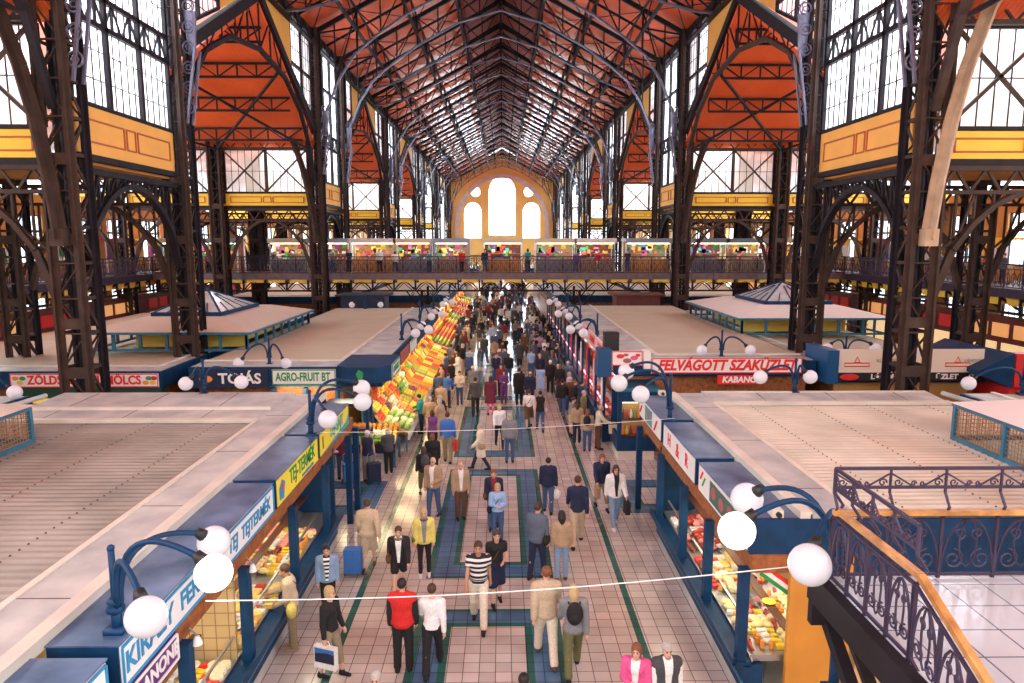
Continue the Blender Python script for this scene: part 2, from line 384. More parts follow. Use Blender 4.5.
for s,nm in ((-1,'left'),(1,'right')):
    for i,(a,c) in enumerate(ROWP):
        if i==0: continue
        a1,c1=a+.5,c-.5
        window_grid([(a1,12.05),(c1,12.05),(c1,EZ-.3),(a1,EZ-.3)],'tall clerestory window of the %s nave wall, %s narrow bay'%(nm,ORD[i-1]),(lin(a1,c1,2),[14.6,15.5,18.6]),(lin(a1,c1,14),[12.9,13.8,16.5,17.5,19.6,20.6]),'y',s*NX,(14.6,15.5,a1,c1,6))
        panel('y',s*NX,a1,c1,10.5,12.0,-s,'orange board panel under the clerestory, %s nave wall, %s narrow bay'%(nm,ORD[i-1]),ORANGE)
    for i in range(0,6):
        a=ROWP[i][1]; c=ROWP[i+1][0]; m=(a+c)/2
        for (u0,u1,sg) in ((a+.4,a+5.0,1),(c-.4,c-5.0,-1)):
            zs=lambda u:15.4+(20.7-15.4)*(1-abs(u-m)/(m-a))
            if i==0 and sg==1: continue
            window_grid([(u0,zs(u0)+.5),(u0,EZ-.3),(u1,EZ-.3),(u1,zs(u1)+.35)],'triangular window above the %s cross gable of the %s nave wall, %s side'%(ORD[i],nm,'near' if sg==1 else 'far'),([(u0+u1)/2],[18.6]),(lin(min(u0,u1),max(u0,u1),7),[16.8,17.7,19.6,20.6]),'y',s*NX)
            n=TR[0]; TR[0]+=1
            S(MB().prism([(s*NX-.06,u1,zs(u1)+.3),(s*NX-.06,u1,EZ-.2),(s*NX-.06,m,EZ-.2),(s*NX-.06,m,zs(m)+.3)],(.12,0,0)),'trim_%d'%n,ORANGE,'orange board beside the %s cross gable of the %s nave wall, %s side'%(ORD[i],nm,'near' if sg==1 else 'far'))
        # cross hall roof
        if i<4:
            b=MB(); x0,x1=(NX,31.5) if s>0 else (-31.5,-NX)
            for yy_,dz in ((a-.3,0),(c+.3,0)):
                b.prism([(x0,yy_,14.15),(x0,m,20.25),(x0,m,20.45),(x0,yy_,14.35)],(x1-x0,0,0))
            S(b,'ceiling',REDX,'red cross hall ceiling, %s side, %s cross hall'%(nm,ORD[i]))
    # low soffits over the narrow bays
    for i,(a,c) in enumerate(ROWP[1:5]):
        b=MB(); x0,x1=(NX+.2,31.5) if s>0 else (-31.5,-NX-.2)
        b.box(x0,x1,a,c,10.25,10.4); S(b,'ceiling',CEILO,'low orange soffit over the side gallery, %s side, %s narrow bay'%(nm,ORD[i]))
    # upper cross walls
    for i,(a,c) in enumerate(ROWP[1:6]):
        for yrow,near in ((a,True),(c,False)):
            if not near and i>2: continue
            for j,(xa,xb) in enumerate(((NX+.55,18.95),(20.05,25.65),(26.75,31.3))):
                if not near and j==2: continue
                if i>2 and j==2: continue
                xa,xb=(xa,xb) if s>0 else (-xb,-xa)
                wh='%s side, %s row, %s bay, facing %s'%(nm,ORD[i],('inner','middle','outer')[j],'camera' if near else 'away')
                window_grid([(xa,11.15),(xb,11.15),(xb,14.05),(xa,14.05)],'clerestory window over yellow band, '+wh,([(xa+xb)/2],[]),(lin(xa,xb,11),[12.6]),'x',yrow)
                x=MB(); xm=(xa+xb)/2; yb=yrow-.2
                for p,q in (((xa,11.2),(xm,14)),((xa,14),(xm,11.2)),((xm,11.2),(xb,14)),((xm,14),(xb,11.2)),((xm,11.1),(xm,14.1))): x.bar((p[0],yb,p[1]),(q[0],yb,q[1]),.1,.1)
                for zz in (14.1,14.75): x.bar((xa,yb,zz),(xb,yb,zz),.2,.14)
                for t in range(10):
                    ua=xa+(xb-xa)*t/10; ub=xa+(xb-xa)*(t+1)/10; x.bar((ua,yb,14.1 if t%2 else 14.75),(ub,yb,14.75 if t%2 else 14.1),.07)
                o=x.obj('cross_bracing',IRONB); tag(o,'iron window cross bracing, '+wh,'bracing','window bracing of the cross halls')
                if near: panel('x',yrow,xa,xb,10.25,11.1,-1,'yellow board band, '+wh,YELLOW)
                # arched brace below
                g=MB(); yb=yrow
                g.bar((xa,yb,10.0),(xb,yb,10.0),.2,.14); g.bar((xa,yb,9.3),(xb,yb,9.3),.16,.12)
                for t in range(6):
                    ua=xa+(xb-xa)*t/6; ub=xa+(xb-xa)*(t+1)/6; um=(ua+ub)/2
                    g.bar((ua,yb,9.3),(um,yb,10),.08); g.bar((um,yb,10),(ub,yb,9.3),.08)
                n=10; ar=[(xa+(xb-xa)*t/n, 5.9+3.4*math.sin(PI*t/n)**.6) for t in range(n+1)]
                for t in range(n):
                    g.bar((ar[t][0],yb,ar[t][1]),(ar[t+1][0],yb,ar[t+1][1]),.22,.16)
                    if 0<t: g.bar((ar[t][0],yb,ar[t][1]),(ar[t][0],yb,9.3),.07)
                    if t%2 and t<n-1: g.bar((ar[t][0],yb,ar[t][1]),(ar[t+1][0],yb,9.3),.07)
                g.bar((xa,yb,7.4),(xm-.8,yb,9.2),.07); g.bar((xb,yb,7.4),(xm+.8,yb,9.2),.07)
                o=g.obj('arched_brace',IRONB); tag(o,'arched iron brace under clerestory, '+wh,'brace','arched braces of the side halls')
# outer walls with windows
for s,nm in((-1,'left'),(1,'right')):
    b=MB(); X=s*31.5
    def seg(y0,y1,z0,z1,m=0): b.box(min(X,X+s*.4),max(X,X+s*.4),y0,y1,z0,z1,m)
    holes=[]
    y=6.
    seg(-12,6,0,11,0)
    while y<160:
        seg(y,y+1.2,0,11,0); seg(y+4.4,y+5.6,0,11,0)
        seg(y+1.2,y+4.4,0,1.2); seg(y+1.2,y+4.4,4.3,6.3); seg(y+1.2,y+4.4,9.6,11)
        holes.append(y+1.2); y+=5.6
    seg(y,172,0,11)
    S(b,'wall_'+nm,STONED,'ochre outer wall of the %s side hall'%nm)
    for i,h in enumerate(holes[:14]):
        for z0,z1,lv in((1.2,4.3,'ground floor'),(6.3,9.6,'gallery')):
            window_grid([(h,z0),(h+3.2,z0),(h+3.2,z1),(h,z1)],'%s window in the %s outer wall, %s from the entrance'%(lv,nm,ORD[i]),([h+1.6],[z0+2.2]),(lin(h,h+3.2,5),lin(z0,z1,4)),'y',X+s*.2)
b=MB(); 
b.box(-31.5,31.5,-12.4,-12,0,8); b.box(-31.5,-11,-12.4,-12,8,22);b.box(11,31.5,-12.4,-12,8,22); b.prism([(-13.2,-12.2,21.9),(13.2,-12.2,21.9),(0,-12.2,29)],(0,-.2,0))
S(b,'wall_front',STONE,'entrance end wall')
# ---------------------------------------------------------------- iron columns
def column_meshes(H,w=.95,flare=True):
    posts=[]; h=w/2-.09
    for sx in(-1,1):
        for sy in(-1,1):
            m=MB(); x,y=sx*h,sy*h
            m.box(min(x,x-sx*.05)-.0,max(x,x-sx*.05),y-.15 if sy>0 else y,y if sy>0 else y+.15,0,H)
            m.box(x-.11 if sx>0 else x-.02,x+.02 if sx>0 else x+.11,y-.03,y+.03,0,H)
            m.box(x-.15,x+.15,y+sy*.02-.015,y+sy*.02+.015,0,H)
            m.box(x+sx*.02-.015,x+sx*.02+.015,y-.15,y+.15,0,H)
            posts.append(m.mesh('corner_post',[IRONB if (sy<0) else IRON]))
    m=MB(); z=.9; k=0; st=1.05
    while z<H-.3:
        z2=min(z+st,H-.1); f=1 if k%2 else -1
        for sy in(-1,1):
            m.bar((-h*f,sy*h,z),(h*f,sy*h,z2),.09,.03); m.bar((-h,sy*h,z),(h,sy*h,z),.1,.04)
        for sx in(-1,1):
            m.bar((sx*h,-h*f,z),(sx*h,h*f,z2),.03,.09); m.bar((sx*h,-h,z),(sx*h,h,z),.04,.1)
        z=z2;k+=1
    for zz in (3.9,5.4,7.9,10.2):
        if zz<H:
            m.box(-h-.06,h+.06,-h-.06,-h-.02,zz-.16,zz+.16); m.box(-h-.06,h+.06,h+.02,h+.06,zz-.16,zz+.16)
    lac=m.mesh('lacing',[IRONB])
    b=MB(); b.box(-w/2-.12,w/2+.12,-w/2-.12,w/2+.12,0,.5); b.box(-w/2-.05,w/2+.05,-w/2-.05,w/2+.05,.5,.9); base=b.mesh('base_block',[IRON])
    c=MB(); c.tube([(0,0,.9),(0,0,H-.1)],.11,8); core=c.mesh('core_pipe',[IRON])
    return posts,lac,base,core
CM={'tall':column_meshes(EZ),'side':column_meshes(14.6,.9)}
COLN=[]
def make_column(kind,x,y,label,group,rz=0):
    t=thing('lattice_column',label,'column',(x,y,0),rz,group)
    posts,lac,base,core=CM[kind]
    for p in posts: place('corner_post',p,parent=t)
    place('lacing',lac,parent=t); place('base_block',base,parent=t); place('core_pipe',core,parent=t)
    return t
for i,(a,c) in enumerate(ROWP[1:]):
    for s,nm in((-1,'left'),(1,'right')):
        for j,y in enumerate((a,c)):
            k=i*2+j
            t=make_column('tall',s*NX,y,'tall dark lattice column of the %s nave row, %s from the camera'%(nm,ORD[k]),'nave columns')
            # curved bracket on the nave side with scroll work
            br=MB(); pts=[(-s*.5,0,10.5),(-s*.55,0,12.6),(-s*.9,0,15.4),(-s*.45,0,12.8),(-s*.45,0,10.6)]
            br.tube([(-s*.8,0,15.0),(-s*.8,0,16.6)],.22,10,rs=[.14,.24])
            for z0,z1,xx0,xx1 in ((12.4,15.2,-.55,-1.0),):
                br.bar((s*xx0,-.25,z0),(s*xx1,-.25,z1),.08,.1); br.bar((s*xx0,.25,z0),(s*xx1,.25,z1),.08,.1)
            for q in range(6):
                cz=13.0+.75*q; r=.22
                br.tube([(-s*(.62+.04*q)+r*math.cos(u*PI/6),-.2,cz+r*math.sin(u*PI/6)) for u in range(12)],.035,4,closed=True)
                br.tube([(-s*(.62+.04*q)+.1*math.cos(u*PI/3),-.2,cz+.1*math.sin(u*PI/3)) for u in range(6)],.03,4,closed=True)
            br.obj('scroll_bracket',IRONL,t)
            if i<4:
                sc_=[19.5,26.2] if i<3 else [19.5]
                for q,xx in enumerate(sc_):
                    make_column('side',s*xx,y,'dark lattice column of the %s side hall, %s row out, %s from the camera'%(nm,('inner','outer')[q],ORD[k]),'side hall columns')
# big diagonal arch legs rising outward from the nearest nave columns
for s,nm,mt in((-1,'left',IRONB),(1,'right',IRONLIT)):
    for k,y in enumerate((21.05,49.45)):
        m=MB(); P=[(s*12.7,7.9),(s*12.85,9.5),(s*13.1,11.2),(s*13.42,12.7),(s*13.95,14.4),(s*14.9,16.4)]
        for p,q in zip(P,P[1:]):
            m.bar((p[0],y-.12,p[1]),(q[0],y-.12,q[1]),.05,.42,up=(1,0,0)); m.bar((p[0],y-.32,p[1]),(q[0],y-.32,q[1]),.30,.06,up=(1,0,0))
        m.box(P[0][0]-.2,P[0][0]+.2,y-.36,y-.02,7.7,8.2)
        o=m.obj('arch_rib',mt if k==0 else IRONB); tag(o,'%s curved iron rib springing outward from the %s %s nave column'%('painted-lit brown' if mt==IRONLIT and k==0 else 'brown',('nearest','third')[k],nm),'rib')
# frames under the clerestory panels in the nave wall, and gables over the cross halls
for s,nm in((-1,'left'),(1,'right')):
    X=s*NX
    for i,(a,c) in enumerate(ROWP[1:]):
        g=MB(); a1,c1=a+.5,c-.5; m_=(a+c)/2
        g.bar((X,a1,10.0),(X,c1,10.0),.25,.2)
        n=12; ar=[(a1+(c1-a1)*t/n,6.8+2.9*math.sin(PI*t/n)**.55) for t in range(n+1)]
        for t in range(n):
            g.bar((X,*ar[t]),(X,*ar[t+1]),.25,.18)
            if t: g.bar((X,*ar[t]),(X,ar[t][0],10),.09); 
            if 0<t<n-1: g.bar((X,*ar[t]),(X,ar[t+1][0],10),.07)
        g.bar((X,a1,8.2),(X,m_-1,9.6),.08); g.bar((X,c1,8.2),(X,m_+1,9.6),.08)
        tag(g.obj('arched_brace',IRON),'dark arched brace under the orange nave panel, %s side, %s narrow bay'%(nm,ORD[i]),'brace','arched braces under the nave panels')
    for i in range(6):
        a=ROWP[i][1]; c=ROWP[i+1][0]; m_=(a+c)/2; R_=X
        t=thing('gable_frame','dark iron gable frame over the %s cross hall on the %s side'%(ORD[i],nm),'gable',(0,0,0))
        r=MB(); r.bar((R_,a+.4,15.3),(R_,m_,20.7),.35,.5); r.bar((R_,c-.4,15.3),(R_,m_,20.7),.35,.5); r.obj('rafter',IRON,t)
        ar=[(a+.4,11.6),(a+1.3,14.0),(a+3.2,16.0),(a+6.2,17.4),(m_,17.9)]; ar=ar+[(2*m_-u,z) for u,z in ar[-2::-1]]
        q=MB()
        for p,p2 in zip(ar,ar[1:]): q.bar((R_,*p),(R_,*p2),.22,.2)
        q.obj('arch_chord',IRONB if s>0 else IRON,t)
        wb=MB(); rz_=lambda u:15.3+(20.7-15.3)*(1-abs(u-m_)/(m_-a))
        us=lin(a,c,11)
        az=lambda u:np.interp(u,[p[0] for p in ar],[p[1] for p in ar])
        for k in range(len(us)):
            u=us[k]
            wb.bar((R_,u,az(u)),(R_,u,rz_(u)),.08)
            if k<len(us)-1: 
                v=us[k+1]
                if k%2: wb.bar((R_,u,az(u)),(R_,v,rz_(v)),.07)
                else: wb.bar((R_,u,rz_(u)),(R_,v,az(v)),.07)
        wb.obj('web_bar',IRON,t)
    # eave girder
    g=MB(); g.box(min(X-.2,X+.2),max(X-.2,X+.2),20,171,EZ-.6,EZ-.05); g.box(X-s*.25-.15,X-s*.25+.15,20,171,EZ-1.1,EZ-.98)
    y=20
    while y<170: g.bar((X-s*.25,y,EZ-1.05),(X-s*.25,y+1.2,EZ-.2),.08); g.bar((X-s*.25,y+1.2,EZ-.2),(X-s*.25,y+2.4,EZ-1.05),.08); y+=2.4
    tag(g.obj('eave_girder',IRON),'long riveted girder under the %s eaves of the nave'%nm,'girder')
    # cross hall purlins
    for i in range(4):
        a=ROWP[i][1]; c=ROWP[i+1][0]; m_=(a+c)/2; x0,x1=(NX+.3,31) if s>0 else (-31,-NX-.3)
        for k,fr in enumerate((.18,.42,.66,.88)):
            yy_=c+(m_-c)*fr; zz=14.2+6.0*fr-.12
            p=MB(); dz=.75
            p.bar((x0,yy_,zz),(x1,yy_,zz),.14,.12); p.bar((x0,yy_,zz-dz),(x1,yy_,zz-dz),.14,.12)
            n=16
            for t in range(n):
                u=x0+(x1-x0)*t/n; v=x0+(x1-x0)*(t+1)/n
                p.bar((u,yy_,zz),(u,yy_,zz-dz),.08); p.bar((u,yy_,zz-dz if t%2 else zz),(v,yy_,zz if t%2 else zz-dz),.07)
            tag(p.obj('cross_purlin',IRON),'lattice purlin of the %s cross hall on the %s side, %s up from the eaves'%(ORD[i],nm,ORD[k].replace('nearest','first')),'purlin','lattice purlins of the cross halls')
        p=MB(); xm=(x0+x1)/2
        for u,v in ((x0,xm-s*2.8),(xm-s*2.8,x1)):
            A=(u,c-.4,14.0);B=(v,c-.4,14.0); 
            U=(u,c-6.6,17.6);V=(v,c-6.6,17.6)
            p.bar(A,V,.13,.13);p.bar(B,U,.13,.13)
        tag(p.obj('roof_tie',IRON),'crossed tie bars under the red roof of the %s cross hall, %s side'%(ORD[i],nm),'tie')
# ---------------------------------------------------------------- nave roof trusses
def rz(x): return RZ-(RZ-EZ)/NX*abs(x)
ARH=[(12.45,12.5),(12.3,14.6),(11.8,16.6),(10.95,18.6),(9.8,20.3),(8.3,21.5),(6.4,22.8),(3.2,24.5),(0,25.4)]
ARS=[(12.5,20.9),(11.2,21.0),(9.6,21.4),(8.3,21.9),(6.4,22.9),(3.2,24.5),(0,25.4)]
def truss_meshes(AR):
    arch=MB(); full=[(-x,z) for x,z in AR]+[(x,z) for x,z in AR[-2::-1]]
    arch.tube([(x,0,z) for x,z in full],.085,6)
    ra=MB()
    for s in(-1,1):
        ra.bar((s*NX,0,rz(NX)-.35),(0,0,rz(0)-.35),.22,.28)
        ra.bar((s*NX,0,rz(NX)-.35),(s*9.6,0,rz(9.6)-1.5),.1,.1)
    wb=MB(); az=lambda x:np.interp(abs(x),[p[0] for p in AR[::-1]],[p[1] for p in AR[::-1]])
    xs_=[0,1.6,3.2,4.8,6.4,8.0,9.6,11.1]
    for s in(-1,1):
        for k,x in enumerate(xs_):
            wb.bar((s*x,0,az(x)),(s*x,0,rz(x)-.4),.09 if k%2 else .13)
            if k<len(xs_)-1:
                v=xs_[k+1]
                wb.bar((s*x,0,az(x)),(s*v,0,rz(v)-.4),.07) if k%2 else wb.bar((s*x,0,rz(x)-.4),(s*v,0,az(v)),.07)
        wb.bar((s*12.4,0,az(12.3)),(s*9.6,0,rz(9.6)-.5),.08)
    return arch.mesh('arch_chord',[IRONL],True),ra.mesh('rafter',[IRON]),wb.mesh('web_bar',[IRON])
TM={True:truss_meshes(ARH),False:truss_meshes(ARS)}
ty=[35.9,42.9]
for i in range(2,7):
    a,c=ROWP[i]; ty+=[a,c]+([c+7,c+14] if i<6 else [])
for k,y in enumerate(ty):
    main=any(abs(y-v)<.1 for r in ROWP for v in r)
    t=thing('roof_truss','arched iron truss across the nave roof, %s from camera%s'%(ORD[k] if k<20 else 'last', ', with feet on the columns' if main else ''),'truss',(0,y,0),0,'nave roof trusses')
    for me,nm in zip(TM[main],('arch_chord','rafter','web_bar')): place(nm,me,parent=t)
for s,nm in((-1,'left'),(1,'right'),(0,'ridge')):
    for k,x in enumerate((3.2,6.4,9.6) if s else (0,)):
        dz=1.35 if s else .8; z=rz(x)-.35 if s else RZ+.4
        p=MB(); X=s*x
        p.bar((X,35,z),(X,171,z),.12,.12); p.bar((X,35,z-dz),(X,171,z-dz),.19,.16); y=35.9; q=0
        while y<170:
            p.bar((X,y,z-dz),(X,y+3.5,z),.07); p.bar((X,y+3.5,z),(X,y+7,z-dz),.07); p.bar((X,y,z-dz),(X,y,z),.14); y+=7
        tag(p.obj('purlin_truss',IRON),'lattice purlin running the length of the nave, %s'%('%s slope, %s out from the ridge'%(nm,('first','second','third')[k]) if s else 'along the ridge'),'purlin','long nave purlins')
    if s:
        p=MB()
        for k in range(len(ty)-1):
            a,c=ty[k],ty[k+1]
            for x0,x1 in ((3.2,6.4),(6.4,9.6),(9.6,12.6)):
                p.bar((s*x0,a,rz(x0)-.45),(s*x1,c,rz(x1)-.45),.05); p.bar((s*x1,a,rz(x1)-.45),(s*x0,c,rz(x0)-.45),.05)
                m_=(a+c)/2; xm=(x0+x1)/2
            for q in range(1,2): 
                yy_=a+(c-a)*q/2; p.bar((s*NX,yy_,rz(NX)-.2),(s*LH,yy_,rz(LH)-.2),.09,.16)
            for q in range(2):   # lantern ribs
                yy_=a+(c-a)*q/2; p.bar((s*LH,yy_,rz(LH)+.8),(0,yy_,RZ+1.0),.12,.14); p.bar((s*LH,yy_,rz(LH)-.4),(s*.1,yy_,RZ-.2),.07)
                p.bar((s*LH,yy_,rz(LH)-.3),(s*LH,yy_+(c-a)/8,rz(LH)+.8),.07);p.bar((s*LH,yy_+(c-a)/4,rz(LH)-.3),(s*LH,yy_+(c-a)/8,rz(LH)+.8),.07)
        tag(p.obj('wind_bracing',IRON),'thin iron bracing and rafters under the %s slope of the nave roof'%nm,'bracing')
# ---------------------------------------------------------------- galleries
def scroll(m,cx,cz,r,P,sg=1,turns=1.5,w=.016,a0=0):
    n=int(10*turns); pts=[]
    for i in range(n+1):
        t=i/n; a=a0+sg*t*turns*2*PI; rr=r*(1-.78*t); pts.append(P(cx+rr*math.cos(a),cz+rr*math.sin(a)))
    m.tube(pts,w,4)
def rail_mesh(L,h=1.2,pitch=1.3):
    """ornamental railing along +x, length L: posts, rails, scroll panels"""
    m=MB(); n=max(1,round(L/pitch)); p=L/n; P=lambda x,z:(x,0,z)
    for z in (.06,h*.80,h): m.bar((0,0,z),(L,0,z),.05 if z<h else .07)
    for i in range(n+1): m.bar((i*p,0,0),(i*p,0,h),.06)
    for i in range(n):
        x=i*p
        for q in range(3):
            c=x+p*(q+.5)/3
            m.tube([P(c+.17*math.cos(a*PI/5),.5*h*.8+.3*math.sin(a*PI/5)) for a in range(10)],.02,4,closed=True)
            m.bar((c,0,.06),(c,0,h*.8),.028)
            m.bar((c-p/6,0,h*.8),(c,0,h),.02); m.bar((c,0,h*.8),(c+p/6,0,h),.02)
        for sx in(-1,1): m.tube([P(x+p/2+sx*(.33+.1*math.cos(a*PI/3)),.3+.1*math.sin(a*PI/3)) for a in range(6)],.02,4,closed=True)
    return m
GZ=5.5
YB0,YB1=51.7,56.3
for s,nm in((-1,'left'),(1,'right')):
    t=thing('side_gallery','upper gallery along the %s side hall with scrolled iron railing'%nm,'gallery')
    X=s*25.3; Xo=s*31.4
    b=MB(); b.box(min(X,Xo),max(X,Xo),2,160,GZ-.2,GZ); b.obj('deck',IRONB,t)
    b=MB(); b.box(X-.1,X+.1,2,160,GZ-.45,GZ); b.obj('fascia',IRONP,t)
    b=MB(); y=2
    while y<120: 
        b.bar((X,y,GZ-.45),(X+s*1.0,y,GZ-1.1),.12); b.bar((X,y,GZ-.45),(X,y,GZ-1.2),.1); y+=1.45
    b.bar((X,2,GZ-1.2),(X,120,GZ-1.2),.12); b.obj('lower_truss',IRON,t)
    b=MB(); y=2.2
    while y<120: 
        b.prism([(X+s*.15,y,GZ-.5),(X+s*.15,y+1.05,GZ-.5),(X+s*.15,y+.85,GZ-.85),(X+s*.15,y+.2,GZ-.85)],(s*4,0,0)); y+=1.45
    b.obj('vault_strip',YELLOW if s>0 else ORANGE,t)
    r=rail_mesh(88,1.2).obj('railing',IRONP,t); r.location=(X,8,GZ); r.rotation_euler=(0,0,PI/2)
t=thing('footbridge','iron footbridge crossing the whole hall at gallery level','bridge')
b=MB(); b.box(-25.2,25.2,YB0,YB1,GZ-.2,GZ); b.obj('deck',IRONB,t)
b=MB(); b.box(-25.2,25.2,YB0-.12,YB0,GZ-.42,GZ+.02); FASC=mat('bridge_fascia',(.17,.125,.14),.5,.1,.2,3.)
x=-25.
while x<25: b.box(x,x+.1,YB0-.17,YB0-.1,GZ-.5,GZ+.05); x+=1.56
b.obj('fascia',FASC,t)
b=MB(); x=-25.
while x<25:
    x2=x+1.56; b.bar((x+.05,YB0,GZ-.45),(x+.05,YB0,GZ-1.25),.11,.2)
    b.tube([(x+.1+ (1.4)*q/8,YB0,GZ-1.15+.55*math.sin(PI*q/8)) for q in range(9)],.05,4)
    b.bar((x+.2,YB0,GZ-1.2),(x+.78,YB0,GZ-.7),.05); b.bar((x+1.36,YB0,GZ-1.2),(x+.78,YB0,GZ-.7),.05)
    x=x2
b.bar((-25,YB0,GZ-1.25),(25,YB0,GZ-1.25),.16,.12); b.obj('lower_truss',IRON,t)
b=MB(); x=-24.9
while x<24.5: b.box(x+.2,x+1.4,YB0-.03,YB1-.2,GZ-.66,GZ-.43); x+=1.56
b.obj('vault_strip',mat('bridge_vault',(.98,.68,.10),.5),t)
rail_mesh(50.4,1.22).obj('front_railing',IRONP,t).location=(-25.2,YB0-.05,GZ)
rail_mesh(50.4,1.22).obj('rear_railing',IRONP,t).location=(-25.2,YB1,GZ)
for s,nm in((-1,'left'),(1,'right')):
    for k,y in enumerate((YB0+.2,YB1-.2)):
        m=MB(); m.tube([(0,0,0),(0,0,3.0)],.13,10); m.box(-.2,.2,-.2,.2,0,.4); m.tube([(0,0,3),(0,0,4.3)],.1,8)
        tt=thing('bridge_column','slim iron column with scrolled V bracket under the %s side of the footbridge, %s one'%(nm,('front','rear')[k]),'column',(s*5.8,y,0))
        m.obj('shaft',IRON,tt)
        v=MB()
        for q in(-1,1):
            v.bar((q*.1,0,2.9),(q*1.15,0,4.25),.09); scroll(v,q*.35,3.75,.2,lambda a,c:(a,0,c),q,1.4,.025); scroll(v,q*.65,4.0,.14,lambda a,c:(a,0,c),-q,1.3,.022)
        v.obj('scroll_bracket',IRON,tt)
# booths on the footbridge
SOUV=[mat('souvenir_%s'%n,c,.6) for n,c in (('red',(.55,.03,.05)),('pink',(.7,.12,.35)),('white',(.8,.78,.75)),('green',(.05,.3,.12)),('yellow',(.8,.55,.08)),('blue',(.06,.15,.5)),('purple',(.25,.05,.35)),('orange',(.8,.3,.05)),('brown',(.2,.1,.05)),('teal',(.05,.4,.4)))]
SC_N=['red','pink','white','green','yellow','blue','purple','orange','brown','teal']
WARM=mat('booth_strip_light',(.9,.8,.6),.5,emit=(1,.84,.55),es=5)
sv=[]
sm=MB().box(-.5,.5,-.12,.12,-.5,.5)
shapes={}
m=MB(); m.prism([(-.25,0,0),(.25,0,0),(.2,0,-.1),(.32,0,-.75),(-.32,0,-.75),(-.2,0,-.1)],(0,.08,0)); shapes['hanging_dress']=m
m=MB(); m.lathe((0,0,0),[(.12,0),(.16,.08),(.15,.2),(.06,.26),(.05,.34)],8); shapes['vase']=m
m=MB(); m.ball((0,0,.12),.1,8,6,sc=(1,1,1.2)); m.ball((0,0,.3),.075,8,6); shapes['doll']=m
m=MB(); m.box(-.2,.2,-.1,.1,0,.26); m.bar((-.2,-.1,.26),(.2,-.1,.26),.03); shapes['boxed_souvenir']=m
m=MB(); m.prism([(-.32,0,0),(.32,0,0),(.32,0,-.5),(-.32,0,-.5)],(0,.03,0)); [m.box(-.3+q*.12,-.26+q*.12,-.01,.04,-.56,-.5) for q in range(6)]; shapes['embroidered_cloth']=m
SHM={k:v.mesh(k,[SOUV[0]]) for k,v in shapes.items()}
booths=[(-24.6,1.0,0),(-21.4,3.0,1),(-16.0,2.2,2),(-12.9,2.6,1),(-9.6,2.9,3),(-6.6,2.3,2),(-3.7,2.2,4),(.15,2.5,5),(4.1,2.6,5),(7.1,2.6,6),(11.1,3.0,7),(15.7,2.4,1),(18.5,2.6,7),(21.8,2.6,5)]
RB=[WHITE,mat('grey_blue_canopy',(.30,.36,.46),.4),mat('cream_canopy',(.75,.68,.5),.6)]
for k,(xc,wd,ty_) in enumerate(booths):
    wd+=.35
    y0=YB0+1.9; y1=YB0+3.4
    t=thing('souvenir_booth','%s souvenir booth on the footbridge, %s from its left end'%(('white','grey-blue roofed','cream roofed')[ty_%3],ORD[k].replace('nearest','first')),'booth',(xc,y0,GZ),0,'booths on the footbridge')
    h=2.55; w2=wd/2
    b=MB(); b.box(-w2-.1,w2+.1,-.35,y1-y0,h-.22,h); b.box(-w2-.1,w2+.1,-.4,-.35,h-.35,h-.02); b.obj('canopy',RB[ty_%3],t)
    b=MB(); 
    for x in(-w2,w2):
        for yy_ in(-.1,y1-y0-.1): MB().box(x-.05,x+.05,yy_,yy_+.1,0,h-.2).obj('post',RB[(ty_+1)%2],t)
    b=MB(); b.box(-w2,w2,-.05,.5,0,.95); b.box(-w2-.05,w2+.05,-.1,.55,.95,1.0); b.box(-w2,w2,.38,.55,1.38,1.42); b.obj('counter',mat('booth_counter_%d'%(k%3),[(.32,.22,.16),(.5,.24,.07),(.2,.2,.24)][k%3],.6),t)
    b=MB(); b.box(-w2,w2,y1-y0-.08,y1-y0,0,h-.2); b.obj('back_panel',mat('booth_back_%d'%(k%2),[(.30,.22,.14),(.16,.05,.05)][k%2],.7),t)
    b=MB(); b.box(-w2+.1,w2-.1,-.2,-.08,h-.42,h-.24); b.obj('strip_light',WARM,t)
    area('booth_light',(xc,y0+.3,GZ+2.1),(0,.3,-1),wd-.4,.6,LBOOTH,(1,.85,.6))
    names=list(SHM)
    for q in range(34):
        nm_=names[[0,4,0,4,1,2,3,2,1,3,0,4,2,1][q%14]]; c=random.randrange(10); sc_=random.uniform(.38,.65)
        x=xc-w2+.25+(wd-.5)*((q%7)+random.random()*.5)/7
        hang=nm_ in('hanging_dress','embroidered_cloth')
        z=GZ+(2.2 if q<6 else 1.5+.3*random.random()) if hang else GZ+(1.0 if q%2 else 1.42)
        y=y0+(-.05 if q<4 else .9 if hang else (.1+.15*random.random() if q%2 else .46))
        if hang and q>=4: z=GZ+1.35+.75*random.random()
        if hang and q<4: z=GZ+2.2; x=xc+(-w2+.3+.28*q if q%2 else w2-.3-.28*q)
        o=place(nm_,SHM[nm_],(x,y,z),(0,0,0),(sc_,)*3,None,SOUV[c]); tag(o,'%s %s displayed at the %s footbridge booth from the left'%(SC_N[c],nm_.replace('_',' '),ORD[k].replace('nearest','first')),nm_.split('_')[-1],'souvenirs on the footbridge booths')
